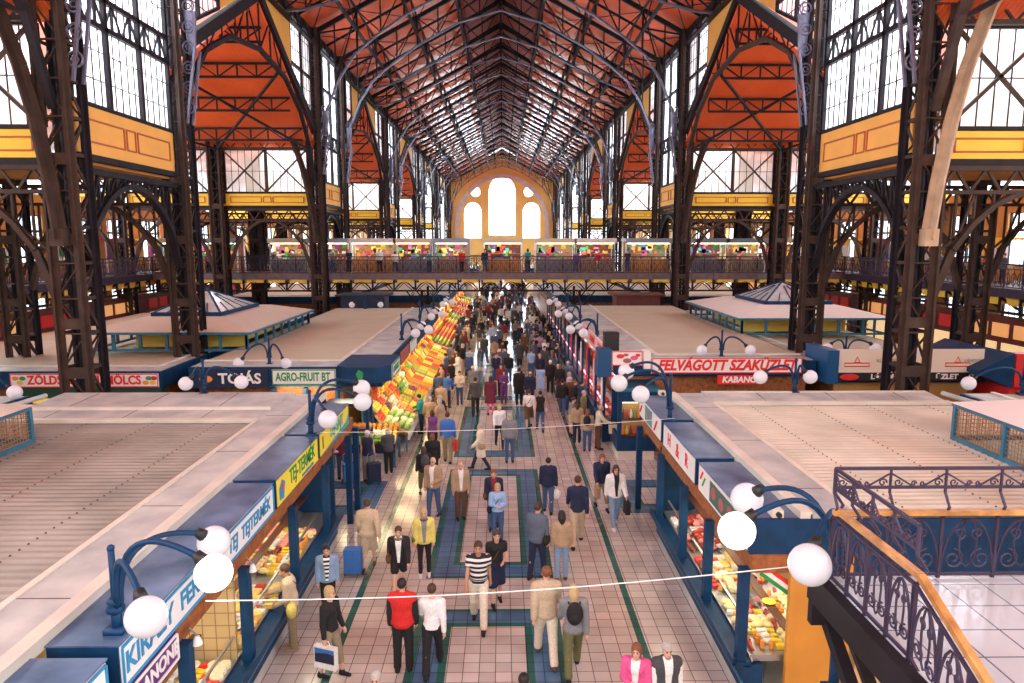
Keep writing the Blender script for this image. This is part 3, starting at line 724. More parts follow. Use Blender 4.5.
# shops and booths along the side galleries, and shops under them
for s,nm in((-1,'left'),(1,'right')):
    for k in range(9):
        y=24+6.2*k
        t=thing('gallery_shop','%s gallery shop against the %s outer wall, %s from the entrance'%(('yellow canopied','white canopied','red canopied')[k%3],nm,ORD[k].replace('nearest','first')),'shop',(s*30.2,y,GZ),0,'shops on the side galleries')
        cm=[YELLOW,WHITE,SOUV[0]][k%3]
        b=MB(); b.box(-1.1,1.1,-2,2,2.4,2.55); b.box(-s*1.1-.05,-s*1.1+.05,-2,2,1.95,2.5); b.obj('canopy',cm,t)
        b=MB(); b.box(min(-s*1.0,-s*.5),max(-s*1.0,-s*.5),-2,2,0,.95); b.obj('counter',mat('booth_counter_1',(.5,.24,.07)),t)
        [MB().box(-s*1.05-.05,-s*1.05+.05,q-.05,q+.05,0,2.4).obj('post',WHITE,t) for q in(-2,2)]
        for q in range(8):
            nn=('hanging_dress','embroidered_cloth')[q%2] if q<5 else 'doll'; c=random.randrange(10)
            o=place(nn,SHM[nn],(s*30.2-s*1.15,y-1.7+.5*q if q<5 else y-1+.5*(q-5),GZ+(1.95 if q<5 else .96)),(0,0,PI/2),(1.2,)*3,None,SOUV[c]); tag(o,'%s %s at the %s gallery shop on the %s'%(SC_N[c],nn.replace('_',' '),ORD[k].replace('nearest','first'),nm),nn.split('_')[-1],'goods at the gallery shops')
        t=thing('ground_shop','dark shopfront below the %s gallery with lit panels, %s from the entrance'%(nm,ORD[k].replace('nearest','first')),'shop',(s*26.6,y,0),0,'shopfronts below the galleries')
        b=MB(); b.box(-.4,.4,-2.6,2.6,0,3.9); b.obj('front',DKRED,t)
        b=MB(); [b.box(-s*.45-.03,-s*.45+.03,-2.3+1.6*q,-1.1+1.6*q,2.9,3.6) for q in range(3)]; b.obj('sign_panel',mat('sign_red',(.75,.03,.03),.5) if k%2 else mat('lit_panel',(.8,.4,.15),.5,emit=(1,.45,.15),es=.5),t)
        b=MB(); [b.box(-s*.45-.03,-s*.45+.03,-2.2+2.3*q,-.3+2.3*q,.9,2.6) for q in range(2)]; b.obj('shop_window',mat('lit_shop_window',(.8,.6,.3),.4,emit=(1,.7,.35),es=.7),t)
# ---------------------------------------------------------------- market kiosks
def textobj(s,size,loc,rot,m,parent,name='lettering',off=.0,align='CENTER',shear=0,sx=1,ext=.006):
    c=bpy.data.curves.new(name,'FONT'); c.body=s; c.size=size; c.align_x=align; c.align_y='CENTER'; c.offset=off; c.extrude=ext; c.shear=shear; c.resolution_u=3
    o=bpy.data.objects.new(name,c); COL.objects.link(o)
    dg=bpy.context.evaluated_depsgraph_get(); me=bpy.data.meshes.new_from_object(o.evaluated_get(dg)); bpy.data.objects.remove(o)
    me.materials.clear(); me.materials.append(m)
    o=bpy.data.objects.new(name,me); COL.objects.link(o); o.location=loc; o.rotation_euler=rot; o.scale=(sx,1,1)
    if parent: o.parent=parent
    return o
FACE_XP=(PI/2,0,PI/2)     # readable from +x
FACE_XN=(PI/2,0,-PI/2)
FACE_YN=(PI/2,0,0)        # readable from -y
RED=mat('sign_red',(.75,.03,.03),.5); GREEN=mat('sign_green',(.02,.30,.08),.5); SBLUE=mat('sign_blue',(.03,.28,.55),.5); SYEL=mat('sign_yellow',(.90,.75,.05),.5)
STEAL=mat('sign_teal',(.02,.38,.50),.5); SPURP=mat('sign_purple',(.13,.03,.20),.5); BROWNS=mat('brown_soffit',(.30,.10,.03),.5,0,.4,8.)
TILEW=mat('shop_tile',(.62,.44,.22),.4,0,.1,3.)
STEEL=mat('steel',(.45,.45,.46),.3,.8); SHELF=mat('brown_shelf',(.10,.035,.02),.35)
TUBE=mat('strip_tube',(.9,.85,.7),.5,emit=(1,.86,.6),es=6)
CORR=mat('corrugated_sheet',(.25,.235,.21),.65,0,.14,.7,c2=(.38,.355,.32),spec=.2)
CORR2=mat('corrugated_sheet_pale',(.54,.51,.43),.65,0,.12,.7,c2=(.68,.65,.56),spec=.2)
SEAM=mat('dark_seam',(.10,.07,.06),.7)
ROOFT=stripemat('roof_boards',(.54,.49,.37),.45,1,.7,.3,.7,.01,.16,.6)
def corr(x0,x1,y0,y1,z,m,name,parent,pitch=.2,h=.035):
    mb=MB(); n=int((y1-y0)/pitch); vs=[];fs=[]
    prof=[]
    for i in range(n):
        y=y0+i*pitch; prof+=[(y,z),(y+.04,z-h),(y+.075,z-h),(y+.11,z)]
    prof.append((y0+n*pitch,z))
    for y,zz in prof: vs+=[(x0,y,zz),(x1,y,zz)]
    for i in range(len(prof)-1): fs.append((2*i,2*i+1,2*i+3,2*i+2))
    mb.add(vs,fs); 
    mb.box(x0,x1,y0,y1,z-.25,z-.08)
    return mb.obj(name,m,parent)
def market_block(s,nm,label,y0,y1,xa,xb,z,rm,front_in=0,ysteps=(0,0),nearcorr=True,endm=BLUE):
    """xa: |x| of aisle edge, xb: |x| of outer edge"""
    t=thing('market_kiosk',label,'market kiosk')
    X=lambda v:s*v
    def bx(mb,a,b_,c,d,e,f): return mb.box(min(X(a),X(b_)),max(X(a),X(b_)),c,d,e,f)
    b=MB(); bx(b,xa+2.0,xb-.15,y0+.15,y1-.3,0,z-.1); b.obj('body',endm,t)
    return t,bx
def near_kiosk(s,nm):
    y0,y1=(4.0,20.2) if s<0 else (10.9,20.2)
    t=thing('market_kiosk','near %s market kiosk with corrugated roof and glass counters'%nm,'market kiosk')
    X=lambda v:s*v
    def bx(mb,a,b_,c,d,e,f): return mb.box(min(X(a),X(b_)),max(X(a),X(b_)),c,d,e,f)
    cy1=17.6
    # body set back behind the counters
    b=MB(); bx(b,6.1,12.2,y0+.1,19.2,0,3.2); b.obj('body',TILEW,t)
    b=MB(); bx(b,5.35,12.55,y0-.03,y0+.05,2.0,3.37) if s>0 else None; bx(b,12.2,12.6,y0,19.9,.3,3.36); bx(b,5.0,12.55,20.1,20.2,2.55,3.36)
    b.obj('fascia',BLUE,t)
    yc=17.2 if s<0 else 18.9
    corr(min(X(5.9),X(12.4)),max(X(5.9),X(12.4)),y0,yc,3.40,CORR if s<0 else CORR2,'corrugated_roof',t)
    m=MB(); ex=.14
    for q in range(4):
        xx=6.9+1.6*q; yy=y0
        while yy<yc-.1: bx(m,xx-.008,xx+.008,yy+.03,yy+.06,3.385,3.408); yy+=.2
    m.obj('screw_seam',SEAM,t)
    b=MB(); bx(b,5.15,5.95,y0,20.15,3.36,3.45)
    b.prism([(X(5.95),yc,3.40),(X(5.95),20.2,3.50),(X(5.95),20.2,3.3),(X(5.95),yc,3.3)],(s*6.6,0,0))
    b.obj('roof_flashing',GREYM,t)
    b=MB(); bx(b,4.98,5.18,y0,20.15,3.33,3.49); bx(b,5.9,6.0,y0,yc,3.36,3.47); bx(b,6.0,12.5,yc-.05,yc+.12,3.38,3.47); bx(b,6.0,12.5,yc+1.1,yc+1.2,3.42,3.51); b.obj('coping',CREAM,t)
    b=MB()
    yy=y0+1.2
    while yy<20: bx(b,5.2,5.9,yy,yy+.015,3.445,3.455); yy+=3.1
    for q in range(3): b.prism([(X(7.5+2*q),yc+.15,3.410),(X(7.5+2*q),20.1,3.505),(X(7.5+2*q),20.1,3.45),(X(7.5+2*q),yc+.15,3.38)],(.015,0,0))
    b.obj('roof_seam',SEAM,t)
    # counter: plinth, blue panel, ledge, posts
    b=MB(); bx(b,4.22,6.1,y0,cy1,0,.3); b.obj('plinth',GREYM,t)
    b=MB(); bx(b,4.17,4.5,y0,cy1,.3,.8); bx(b,4.0,4.3,y0,cy1,.78,.86); bx(b,3.98,4.03,y0,cy1,.80,.93); bx(b,4.2,6.1,cy1-.08,cy1,.3,2.6); b.obj('counter_front',BLUE,t)
    b=MB(); bx(b,4.14,4.17,y0,cy1,.48,.52); 
    b.obj('rail_strip',TEALB,t)
    ps=([5.9,8.9,11.1,13.8,16.46,19.0,20.0] if s<0 else [11.0,13.0,14.9,17.2,20.0])
    for y in ps:
        b=MB(); bx(b,4.06,4.22,y-.08,y+.08,.8 if y<cy1 else 0,2.5); b.obj('post',BLUE,t)
    b=MB(); bx(b,4.22,5.1,y0,20.1,2.45,2.78); b.obj('soffit',BROWNS,t)
    # glass case
    g=MB()
    for ya,yb in zip(ps,ps[1:]):
        if yb>cy1+.1: continue
        g.add([(X(4.3),ya+.1,.87),(X(4.3),yb-.1,.87),(X(4.36),yb-.1,1.32),(X(4.36),ya+.1,1.32)],[(0,1,2,3)])
    g.obj('glass_front',CLEAR,t)
    b=MB(); bx(b,4.3,5.0,y0+.1,cy1-.15,.82,.93); b.prism([(X(5.0),y0+.1,.95),(X(5.55),y0+.1,1.25),(X(5.55),y0+.1,.85),(X(5.0),y0+.1,.85)],(0,cy1-y0-.3,0)); b.obj('tray',STEEL,t)
    b=MB(); bx(b,4.86,5.02,y0+.1,cy1-.15,1.36,1.39); b.obj('serving_shelf',SHELF,t)
    b=MB(); 
    for ya,yb in zip(ps,ps[1:]):
        if yb<=cy1+.1: bx(b,4.32,4.36,ya+.1,yb-.1,1.32,1.35)
    bx(b,4.3,4.33,y0,cy1-.1,.87,.90); b.obj('glass_trim',STEEL,t)
    for ya,yb in zip(ps,ps[1:]):
        if yb<=cy1+.1 and yb>8:
            b=MB(); bx(b,4.7,4.76,ya+.25,yb-.25,2.38,2.44); b.obj('strip_tube',TUBE,t)
            for xx in (5.0,):
                area('counter_light',(X(4.85),(ya+yb)/2,2.34),(s*.05,0,-1),.3,yb-ya-.5,LCASE,(1,.87,.62))
    return t,bx,ps
def sign(loc,wx,wz,depth,axis,label,bm,border=None,rot=None,cat='sign',name='shop_sign'):
    """sign board; axis 'x+': faces +x ... loc = centre of its face"""
    t=thing(name,label,cat,loc,rot if rot is not None else 0)
    b=MB(); b.box(-wx/2,wx/2,0,depth,-wz/2,wz/2); b.obj('board',bm,t)
    if border:
        b=MB()
        e=.02
        for q in (((-1,-1),(1,-1)),((1,-1),(1,1)),((1,1),(-1,1)),((-1,1),(-1,-1))):
            b.bar((q[0][0]*(wx/2-e),-.006,q[0][1]*(wz/2-e)),(q[1][0]*(wx/2-e),-.006,q[1][1]*(wz/2-e)),.02,.035)
        b.obj('border',border,t)
    return t
def st(t,s,size,x,z,m,off=.006,shear=0,sx=1,y=-.008): return textobj(s,size,(x,y,z),FACE_YN,m,t,'lettering',off,'CENTER',shear,sx,.004)
def signbox(s,nm,ya,yb,label):
    t=thing('sign_box',label,'sign box',(0,0,0),0,'blue sign boxes of the near %s kiosk'%nm)
    X=lambda v:s*v
    b=MB(); b.box(min(X(4.17),X(4.97)),max(X(4.17),X(4.97)),ya,yb,2.78,3.35); b.obj('casing',BLUE,t)
    b=MB(); b.box(min(X(4.15),X(4.99)),max(X(4.15),X(4.99)),ya-.01,yb+.01,3.35,3.37); b.obj('top_sheet',BLUET,t)
    return t
LK,_,LPS=near_kiosk(-1,'left'); RK,_,RPS=near_kiosk(1,'right')
RL=PI/2; RR=-PI/2       # rotation turning a -y facing sign towards +x / -x
for ya,yb,lab in ((4.0,7.15,'nearest, with a white board'),(7.4,12.75,'longest, with a white and blue board'),(12.95,15.95,'with a yellow board'),(16.15,19.3,'last, with a yellow and teal board')):
    signbox(-1,'left',ya,yb,'blue sign box on the left kiosk edge, '+lab)
for ya,yb,lab in ((10.95,13.9,'nearest, with meat pictures'),(14.2,17.1,'middle, with red letters'),(17.4,20.2,'farthest, with a small picture')):
    signbox(1,'right',ya,yb,'blue sign box on the right kiosk edge, '+lab)
FL=-4.155; 
def lsign(ya,yb,label,bm,border): return sign((FL,(ya+yb)/2,3.07),yb-ya-.04,.52,.015,'',label,bm,border,RL)
def rsign(ya,yb,label,bm,border): return sign((4.155,(ya+yb)/2,3.07),yb-ya-.04,.52,.015,'',label,bm,border,RR)
t=lsign(4.0,7.15,'plain white board with blue border nearest the camera on the left kiosk',WHITE,SBLUE)
t=lsign(7.4,12.75,'long white sign reading KIRÁLY FERENC TEJ TEJTERMÉK in blue',WHITE,SBLUE); st(t,'KIRÁLY  FERENC',.36,-1.25,0,SBLUE,.008); st(t,'TEJ  TEJTERMÉK',.32,1.45,0,SBLUE,.006,.15,.9)
t=lsign(12.95,15.95,'yellow sign reading TEJ-TERMÉK in green with a blue and red emblem',SYEL,None); st(t,'TEJ-TERMÉK',.42,.25,.05,GREEN,.006,0,.85); st(t,'www.tejtermek.hu',.12,.6,-.18,SBLUE,.002)
b=MB(); b.prism([(-1.35,-.006,-.18),(-1.1,-.006,-.2),(-1.0,-.006,.1),(-1.2,-.006,.2),(-1.38,-.006,.05)],(0,.004,0)); b.obj('emblem',SBLUE,t); b=MB(); b.ball((-1.2,-.01,.05),.07,8,5,sc=(1,.1,1)); b.obj('emblem_dot',RED,t)
t=lsign(16.15,19.25,'yellow and teal sign reading TEJ-SAJT',SYEL,None); st(t,'TEJ-SAJT',.40,.1,.06,STEAL,.01); 
b=MB(); b.prism([(-1.5,-.006,-.26),(1.53,-.006,-.26),(1.53,-.006,.1),(1.2,-.006,-.12)],(0,.004,0)); b.obj('swoosh',STEAL,t); st(t,'1',.4,-1.3,0,BLACK,.01)
t=rsign(10.95,13.9,'white sign with a red and green ribbon and meat pictures',WHITE,None)
b=MB(); b.prism([(-1.38,-.006,.0),(-1.28,-.006,.0),(-1.1,-.006,.2),(-1.2,-.006,.2)],(0,.004,0)); b.obj('ribbon_red',RED,t); b=MB(); b.prism([(-1.22,-.006,-.1),(-1.14,-.006,-.1),(-.95,-.006,.12),(-1.04,-.006,.12)],(0,.004,0)); b.obj('ribbon_green',GREEN,t)
b=MB(); b.box(-.65,1.3,-.012,-.004,-.2,.2); b.obj('picture',mat('picture_ground',(.06,.14,.12),.5),t)
for q in range(4): MB().ball((-.4+.48*q,-.015,.02*(-1)**q),.15,10,6,sc=(1,.1,.8)).obj('pictured_ham',mat('ham_print',(.42,.12,.12) ,.6),t)
t=rsign(14.2,17.1,'white sign with large red letters H & R',WHITE,None); st(t,'H',.42,-.8,.02,RED,.006); st(t,'&',.46,0,0,RED,.006); st(t,'R',.42,.8,.02,RED,.006)
t=rsign(17.4,20.2,'white sign with a small teal picture and red flourish',WHITE,None)
b=MB(); b.box(-.55,.35,-.012,-.004,-.22,.22); b.obj('picture',mat('picture_teal',(.10,.30,.36),.5),t)
MB().tube([(.7+.1*q,-.01,-.16+.1*q) for q in range(4)],.03,4).obj('flourish',RED,t); MB().tube([(-1.2+.07*q,-.01,-.12+.07*q) for q in range(4)],.03,4).obj('flourish',RED,t); MB().ball((-.1,-.014,0),.14,10,6,sc=(1,.1,1)).obj('pictured_loaf',mat('ham_print',(.5,.3,.2),.6),t)
# DANONE board hanging under the long sign, dark shop board, hanging tags
t=sign((-4.14,8.15,2.58),1.1,.38,.03,'','purple hanging board reading DANONE in white',SPURP,WHITE,RL); st(t,'DANONE',.26,0,0,WHITE,.008)
t=sign((-4.9,9.9,2.15),1.9,.42,.04,'','black shop board reading KARAVÁN in pale letters inside the left kiosk',BLACK,None,RL); st(t,'KARAVÁN',.24,0,-.07,CREAM,.004); st(t,'SAJT',.14,0,.12,CREAM,.003)
for i,(y,x) in enumerate(((9.0,-4.02),(11.15,-4.02))):
    t=thing('spot_lamp','small white clip spotlight under the left kiosk sign, %s'%('nearer one' if i==0 else 'farther one'),'lamp',(x,y,2.55),0,'clip spotlights'); b=MB(); b.lathe((0,0,-.14),[(.07,0),(.05,.07),(.03,.12)],10); b.obj('shade',WHITE,t); MB().bar((0,0,-.02),(-.1,0,.1),.02).obj('bracket',STEEL,t)
# near end of the right kiosk: navy end board, ochre wall, striped awning strip
b=MB(); b.box(4.17,5.35,10.88,10.94,2.78,3.38); tag(b.obj('end_board',BLUE),'navy end board closing the right kiosk sign boxes','board')
b=MB(); b.box(4.95,5.9,10.84,10.9,.3,2.78); b.box(4.85,4.95,10.82,10.92,0,2.78); tag(b.obj('end_wall_panel',mat('orange_end_panel',(.62,.28,.04),.6,0,.12,1.)),'orange end wall panel of the right kiosk under the navy board','panel')
t=thing('ribbon_board','slanted red white and green striped board at the right kiosk end','board',(4.5,10.95,2.2)); 
for q,mm in enumerate((RED,WHITE,GREEN)): MB().prism([(-.12,-.02,.45-.09*q),(.42,-.02,.05-.09*q),(.42,-.02,-.03-.09*q),(-.12,-.02,.37-.09*q)],(0,.02,0)).obj('stripe',mm,t)
for i,(x,y,z) in enumerate(((4.6,10.4+.6,3.47),(4.75,20.0,3.5))):
    t=thing('security_camera','small white box camera on the right kiosk roof edge, %s end'%('near','far')[i],'camera',(x,y,z-.06)); MB().box(-.09,.09,-.14,.1,0,.12).obj('housing',CREAM,t); MB().tube([(0,-.14,.06),(0,-.2,.06)],.045,8).obj('lens',BLACK,t)
# ---------------------------------------------------------------- goods inside the near glass cases
GC={}
for n,c in dict(cheese=(.85,.62,.18),pale_cheese=(.88,.80,.55),red_sausage=(.45,.05,.03),dark_sausage=(.18,.05,.03),pink_ham=(.75,.30,.26),white_tub=(.85,.85,.82),green_packet=(.12,.42,.12),yellow_packet=(.88,.66,.06),orange_packet=(.85,.35,.05),red_packet=(.75,.06,.05),blue_packet=(.08,.2,.55),bread=(.55,.30,.10),chicken=(.85,.66,.35),butter=(.9,.78,.35)).items(): GC[n]=mat('goods_'+n,c,.45,0,.12,20.)
gm={}
b=MB(); b.prism([(0,0,0),(.16,.04,0),(.16,-.04,0)],(0,0,.07)); gm['cheese_wedge']=b.mesh('cheese_wedge',[GC['cheese']])
b=MB(); b.lathe((0,0,0),[(.08,0),(.085,.02),(.085,.06),(.075,.075)],12); gm['round_cheese']=b.mesh('round_cheese',[GC['pale_cheese']])
b=MB(); b.tube([(-.12,0,.03),(-.08,.02,.035),(0,.035,.035),(.08,.02,.035),(.12,0,.03)],.026,8,rs=[.012,.026,.027,.026,.012]); gm['sausage']=b.mesh('sausage',[GC['red_sausage']],True)
b=MB(); b.ball((0,0,.05),.075,10,7,sc=(1.3,.9,.7)); gm['ham']=b.mesh('ham',[GC['pink_ham']],True)
b=MB(); b.box(-.07,.07,-.045,.045,0,.05); b.box(-.05,.05,-.03,.03,.05,.056); gm['packet']=b.mesh('packet',[GC['yellow_packet']])
b=MB(); b.lathe((0,0,0),[(.035,0),(.045,.07),(.05,.07),(.05,.08)],10); gm['tub']=b.mesh('tub',[GC['white_tub']])
b=MB(); b.lathe((0,0,0),[(.035,0),(.037,.08),(.025,.1),(.03,.1),(.03,.12)],10); gm['jar']=b.mesh('jar',[GC['orange_packet']])
b=MB(); b.ball((0,0,.055),.08,10,6,sc=(1.2,.85,.65)); b.ball((.07,.03,.05),.035,6,5,sc=(1.4,.8,.8)); b.ball((.07,-.03,.05),.035,6,5,sc=(1.4,.8,.8)); gm['chicken']=b.mesh('chicken',[GC['chicken']],True)
b=MB(); b.ball((0,0,.04),.09,10,6,sc=(1.3,.7,.55)); gm['bread_loaf']=b.mesh('bread_loaf',[GC['bread']],True)
KIN={'dairy':[('packet','green_packet'),('packet','yellow_packet'),('tub','white_tub'),('packet','white_tub'),('round_cheese','pale_cheese'),('packet','red_packet')],
'cheese':[('cheese_wedge','cheese'),('round_cheese','pale_cheese'),('packet','butter'),('round_cheese','cheese'),('packet','white_tub'),('packet','red_packet'),('packet','orange_packet'),('sausage','dark_sausage')],
'meat':[('sausage','red_sausage'),('ham','pink_ham'),('sausage','dark_sausage'),('packet','white_tub'),('ham','red_sausage')],
'poultry':[('chicken','chicken'),('packet','white_tub'),('ham','pink_ham'),('packet','yellow_packet'),('sausage','red_sausage'),('chicken','butter'),('jar','orange_packet')],
'deli':[('jar','orange_packet'),('packet','white_tub'),('bread_loaf','bread'),('jar','red_packet'),('packet','blue_packet')]}
def fill(s,nm,ya,yb,kind,sec):
    r=random.Random(int(ya*10)+s)
    lst=KIN[kind]; cx=0
    for row,(x,z,inc) in enumerate(((4.42,.935,0),(4.58,.935,0),(4.74,.935,0),(4.90,.935,0),(5.07,.995,0),(5.22,1.08,0),(5.38,1.165,0))):
        y=ya+.1
        it=lst[(row*2+int(ya))%len(lst)]; left=r.randint(3,5)
        while y<yb-.1:
            if left==0: it=lst[r.randrange(len(lst))]; left=r.randint(2,4)
            left-=1
            k,c=it if r.random()>.35 else lst[r.randrange(len(lst))]
            o=place(k,gm[k],(s*x+r.uniform(-.012,.012),y,z),(0,0,r.uniform(-.35,.35)+(PI/2 if k=='sausage' else 0)),(r.uniform(1.05,1.3),)*3,None,GC[c])
            tag(o,'%s in the %s glass counter, %s'%((c.replace('_',' ')+(' '+k.replace('_',' ') if k.split('_')[-1] not in c else '')),nm,sec),k.split('_')[-1],'%s goods in the %s counter, %s'%(kind,nm,sec))
            if row in(3,) and r.random()<.0: pass
            y+=.16
fill(-1,'left',8.0,8.8,'dairy','nearest section'); fill(-1,'left',9.05,10.95,'dairy','second section'); fill(-1,'left',11.25,13.65,'cheese','third section'); fill(-1,'left',13.95,16.3,'poultry','fourth section')
fill(1,'right',11.1,12.85,'poultry','nearest section'); fill(1,'right',13.1,14.8,'cheese','middle section'); fill(1,'right',15.0,17.1,'meat','farthest section')
# hanging sausages and price tags
for i in range(26):
    s=1 if i<16 else -1; y=(11.3+.36*i) if i<16 else (11.4+.2*(i-16)); nm='right' if s>0 else 'left'
    o=place('hanging_salami',gm['sausage'],(s*5.05,y,2.0),(0,PI/2,0),(1.3,1.1,1.1),None,GC[('red_sausage','dark_sausage')[i%2]]); o.location.z=2.3
    tag(o,'salami hanging below the soffit of the %s kiosk'%nm,'salami','salamis hanging in the %s kiosk'%nm)
for s,nm,yy in((1,'right',(11.6,12.4,13.4,14.3,15.5,16.4)),(-1,'left',(9.4,10.3,11.8,12.8,14.4,15.6))):
    for y in yy:
        o=MB().prism([(0,-.06,0),(0,.06,0),(-s*.02,.06,.09),(-s*.02,-.06,.09)],(.004,0,0)).obj('price_tag',WHITE); o.location=(s*5.02,y,1.3 if False else 1.06); tag(o,'white price tag standing in the %s glass counter'%nm,'price tag','price tags in the %s counter'%nm)
o=MB().lathe((4.94,11.9,1.395),[(.06,0),(.12,.015),(.12,.02)],14).obj('yellow_plate',SYEL); tag(o,'yellow plate on the brown serving shelf of the right counter','plate')
# partition with tiles in left kiosk
b=MB(); b.box(-6.0,-4.3,10.98,11.05,.93,2.45); tag(b.obj('tiled_partition',tilemat('partition_tile',(.70,.52,.28),.22,(.25,.16,.08),.04,.35,.06,'xz')),'tan tiled partition between two counters of the left kiosk','partition')
# ---------------------------------------------------------------- outer blocks beside the near kiosks
def simple_block(s,nm,label,y0,y1,xa,xb,z,roofm,strip=(.9,.9),fz=.7,bodym=BROWNS,poly=None):
    t=thing('market_kiosk',label,'market kiosk')
    X=lambda v:s*v
    def bx(mb,a,b_,c,d,e,f): return mb.box(min(X(a),X(b_)),max(X(a),X(b_)),c,d,e,f)
    b=MB(); bx(b,xa+(1.5 if xa<5 else .35),xb-.2,y0+.35,y1-.2,0,z-fz); b.obj('body',bodym,t)
    b=MB(); bx(b,xa,xb,y0,y0+.08,z-fz,z-.02); bx(b,xa,xb,y1-.08,y1,z-fz,z-.02); bx(b,xa,xa+.08,y0+.08,y1-.08,z-fz,z-.02); bx(b,xb-.08,xb,y0+.08,y1-.08,z-fz,z-.02); b.obj('fascia',BLUE,t)
    b=MB(); bx(b,xa+strip[0],xb,y0+strip[1],y1,z-.12,z-.02); b.obj('roof_deck',roofm,t)
    b=MB(); bx(b,xa+.08,xa+strip[0],y0+.08,y1-.08,z-.12,z); bx(b,xa+strip[0],xb-.08,y0+.08,y0+strip[1],z-.12,z); b.obj('roof_edge',GREYM,t)
    b=MB(); bx(b,xa+strip[0],xb-.1,y0+strip[1]-.06,y0+strip[1]+.06,z-.05,z+.05); bx(b,xa+strip[0]-.06,xa+strip[0]+.06,y0+strip[1],y1-.1,z-.05,z+.05); b.obj('coping',CREAM,t)
    return t,bx
for s,nm in((-1,'left'),(1,'right')):
    t,bx=simple_block(s,nm,'low market kiosk beyond the near %s one, against the side hall'%nm,6,20.2,13.6,23.5,3.42,ROOFT)
    # mesh cage on the roof
    c=thing('rooftop_cage','blue framed wire mesh cage with a pale hipped lid on the near %s roof'%nm,'cage',(0,0,3.4))
    x0,x1,ya,yb=10.35,12.35,9.0,15.4
    X=lambda v:s*v
    fr=MB()
    for x in(x0,x1):
        for y in(ya,ya+1.6,ya+3.2,ya+4.8,yb): fr.bar((X(x),y,0),(X(x),y,.8),.09,.09)
        for z in (.04,.8): fr.bar((X(x),ya,z),(X(x),yb,z),.08,.1)
    for y in(ya,yb):
        for z in (.04,.8): fr.bar((X(x0),y,z),(X(x1),y,z),.08,.1)
    fr.obj('frame',TEALB,c)
    ms=MB(); y=ya
    while y<yb: ms.bar((X(x0),y,.05),(X(x0),y+.0,.78),.012); y+=.09
    z=.1
    while z<.8: ms.bar((X(x0),ya,z),(X(x0),yb,z),.012); ms.bar((X(x0),yb,z),(X(x1),yb,z),.012); z+=.09
    x=x0
    while x<x1: ms.bar((X(x),yb,.05),(X(x),yb,.78),.012); x+=.09
    ms.obj('wire_mesh',mat('rusty_mesh',(.45,.25,.12),.5,.3),c)
    b=MB(); e=.1
    P=[(X(x0-e),ya-e,.84),(X(x1+e),ya-e,.84),(X(x1+e),yb+e,.84),(X(x0-e),yb+e,.84),(X(x0+.8),ya+1,1.15),(X(x1-.8),ya+1,1.15),(X(x1-.8),yb-1,1.15),(X(x0+.8),yb-1,1.15)]
    b.add(P,[(0,1,2,3),(4,5,6,7),(0,1,5,4),(1,2,6,5),(2,3,7,6),(3,0,4,7)]); b.obj('lid',WHITE if s>0 else CREAM,c)  # right lid white: sunlight painted into its colour; left lid stays cream
    g=MB(); g.tube([(X(12.9),19.9,3.48),(X(13.05),18.9,3.46),(X(13.5),17,3.46),(X(13.55),12,3.46)],.07,8); tag(g.obj('gutter_pipe',GREYM),'grey gutter running between the %s kiosk roofs'%nm,'gutter')
# ---------------------------------------------------------------- second row of kiosks
Y2,Y3=25.0,47.5
tL,bxL=simple_block(-1,'left','second left market kiosk, its front with TOJÁS and AGRO-FRUIT BT. signs',Y2,Y3,4.2,11.1,3.4,ROOFT,(1.7,1.2),.75)
tR,bxR=simple_block(1,'right','second right market kiosk, its front with the FELVÁGOTT sign',Y2+.3,Y3,4.3,11.6,3.55,ROOFT,(1.7,1.2),.6)
simple_block(-1,'left','market kiosk behind the ZÖLDSÉG GYÜMÖLCS sign',Y2+.3,Y3-1,12.2,23.5,3.2,ROOFT,(.5,.9),.65)
simple_block(1,'right','market kiosk behind the LÓKOLBÁSZ sign',Y2+.3,Y3-1,12.1,17.9,3.3,ROOFT,(.5,.9),.6)
b=MB(); b.box(18.3,24,24.4,24.9,2.7,3.9); b.box(18.3,24,24.6,27.4,0,2.7); tag(b.obj('red_kiosk_box',RED),'bright red kiosk fascia at the far right edge','kiosk')
b=MB(); b.prism([(16.9,24.2,3.35),(18.1,24.2,3.95),(18.1,24.2,2.7),(16.9,24.2,3.2)],(0,4,0)); tag(b.obj('blue_canopy_wedge',BLUE),'blue sloping canopy end beside the red kiosk','canopy')
def ysign(x0,x1,z0,z1,y,label,bm,border=None): return sign(((x0+x1)/2,y,(z0+z1)/2),x1-x0,z1-z0,.05,'',label,bm,border,0)
t=ysign(-17.6,-12.3,2.62,3.12,25.2,'white sign reading ZÖLDSÉG GYÜMÖLCS in red with fruit pictures',WHITE,RED); st(t,'ZÖLDSÉG  GYÜMÖLCS',.44,0,0,RED,.016,0,.9)
for q,(xx,c) in enumerate(((-2.45,'souvenir_orange'),(-2.3,'souvenir_yellow'),(-2.2,'souvenir_green'),(2.2,'souvenir_orange'),(2.32,'souvenir_green'),(2.45,'souvenir_yellow'),(2.5,'souvenir_red'))):
    b=MB(); b.ball((xx,-.01,.08*(-1)**q),.1,8,5,sc=(1.2,.1,.8)); b.obj('fruit_picture',MATS[c],t)
b=MB(); b.box(-17.6,-12.25,25.25,25.6,2.1,2.6); tag(b.obj('kiosk_transom',mat('dark_green',(.01,.06,.04),.5)),'dark green band under the ZÖLDSÉG sign','band')
b=MB(); b.box(-16.8,-15.0,25.1,25.3,2.05,2.2); b.box(-13.9,-12.9,25.1,25.3,2.05,2.2); tag(b.obj('yellow_strip',mat('lit_yellow',(.9,.6,.05),.5,emit=(1,.7,.1),es=.4)),'yellow lit strip under the ZÖLDSÉG sign','strip')
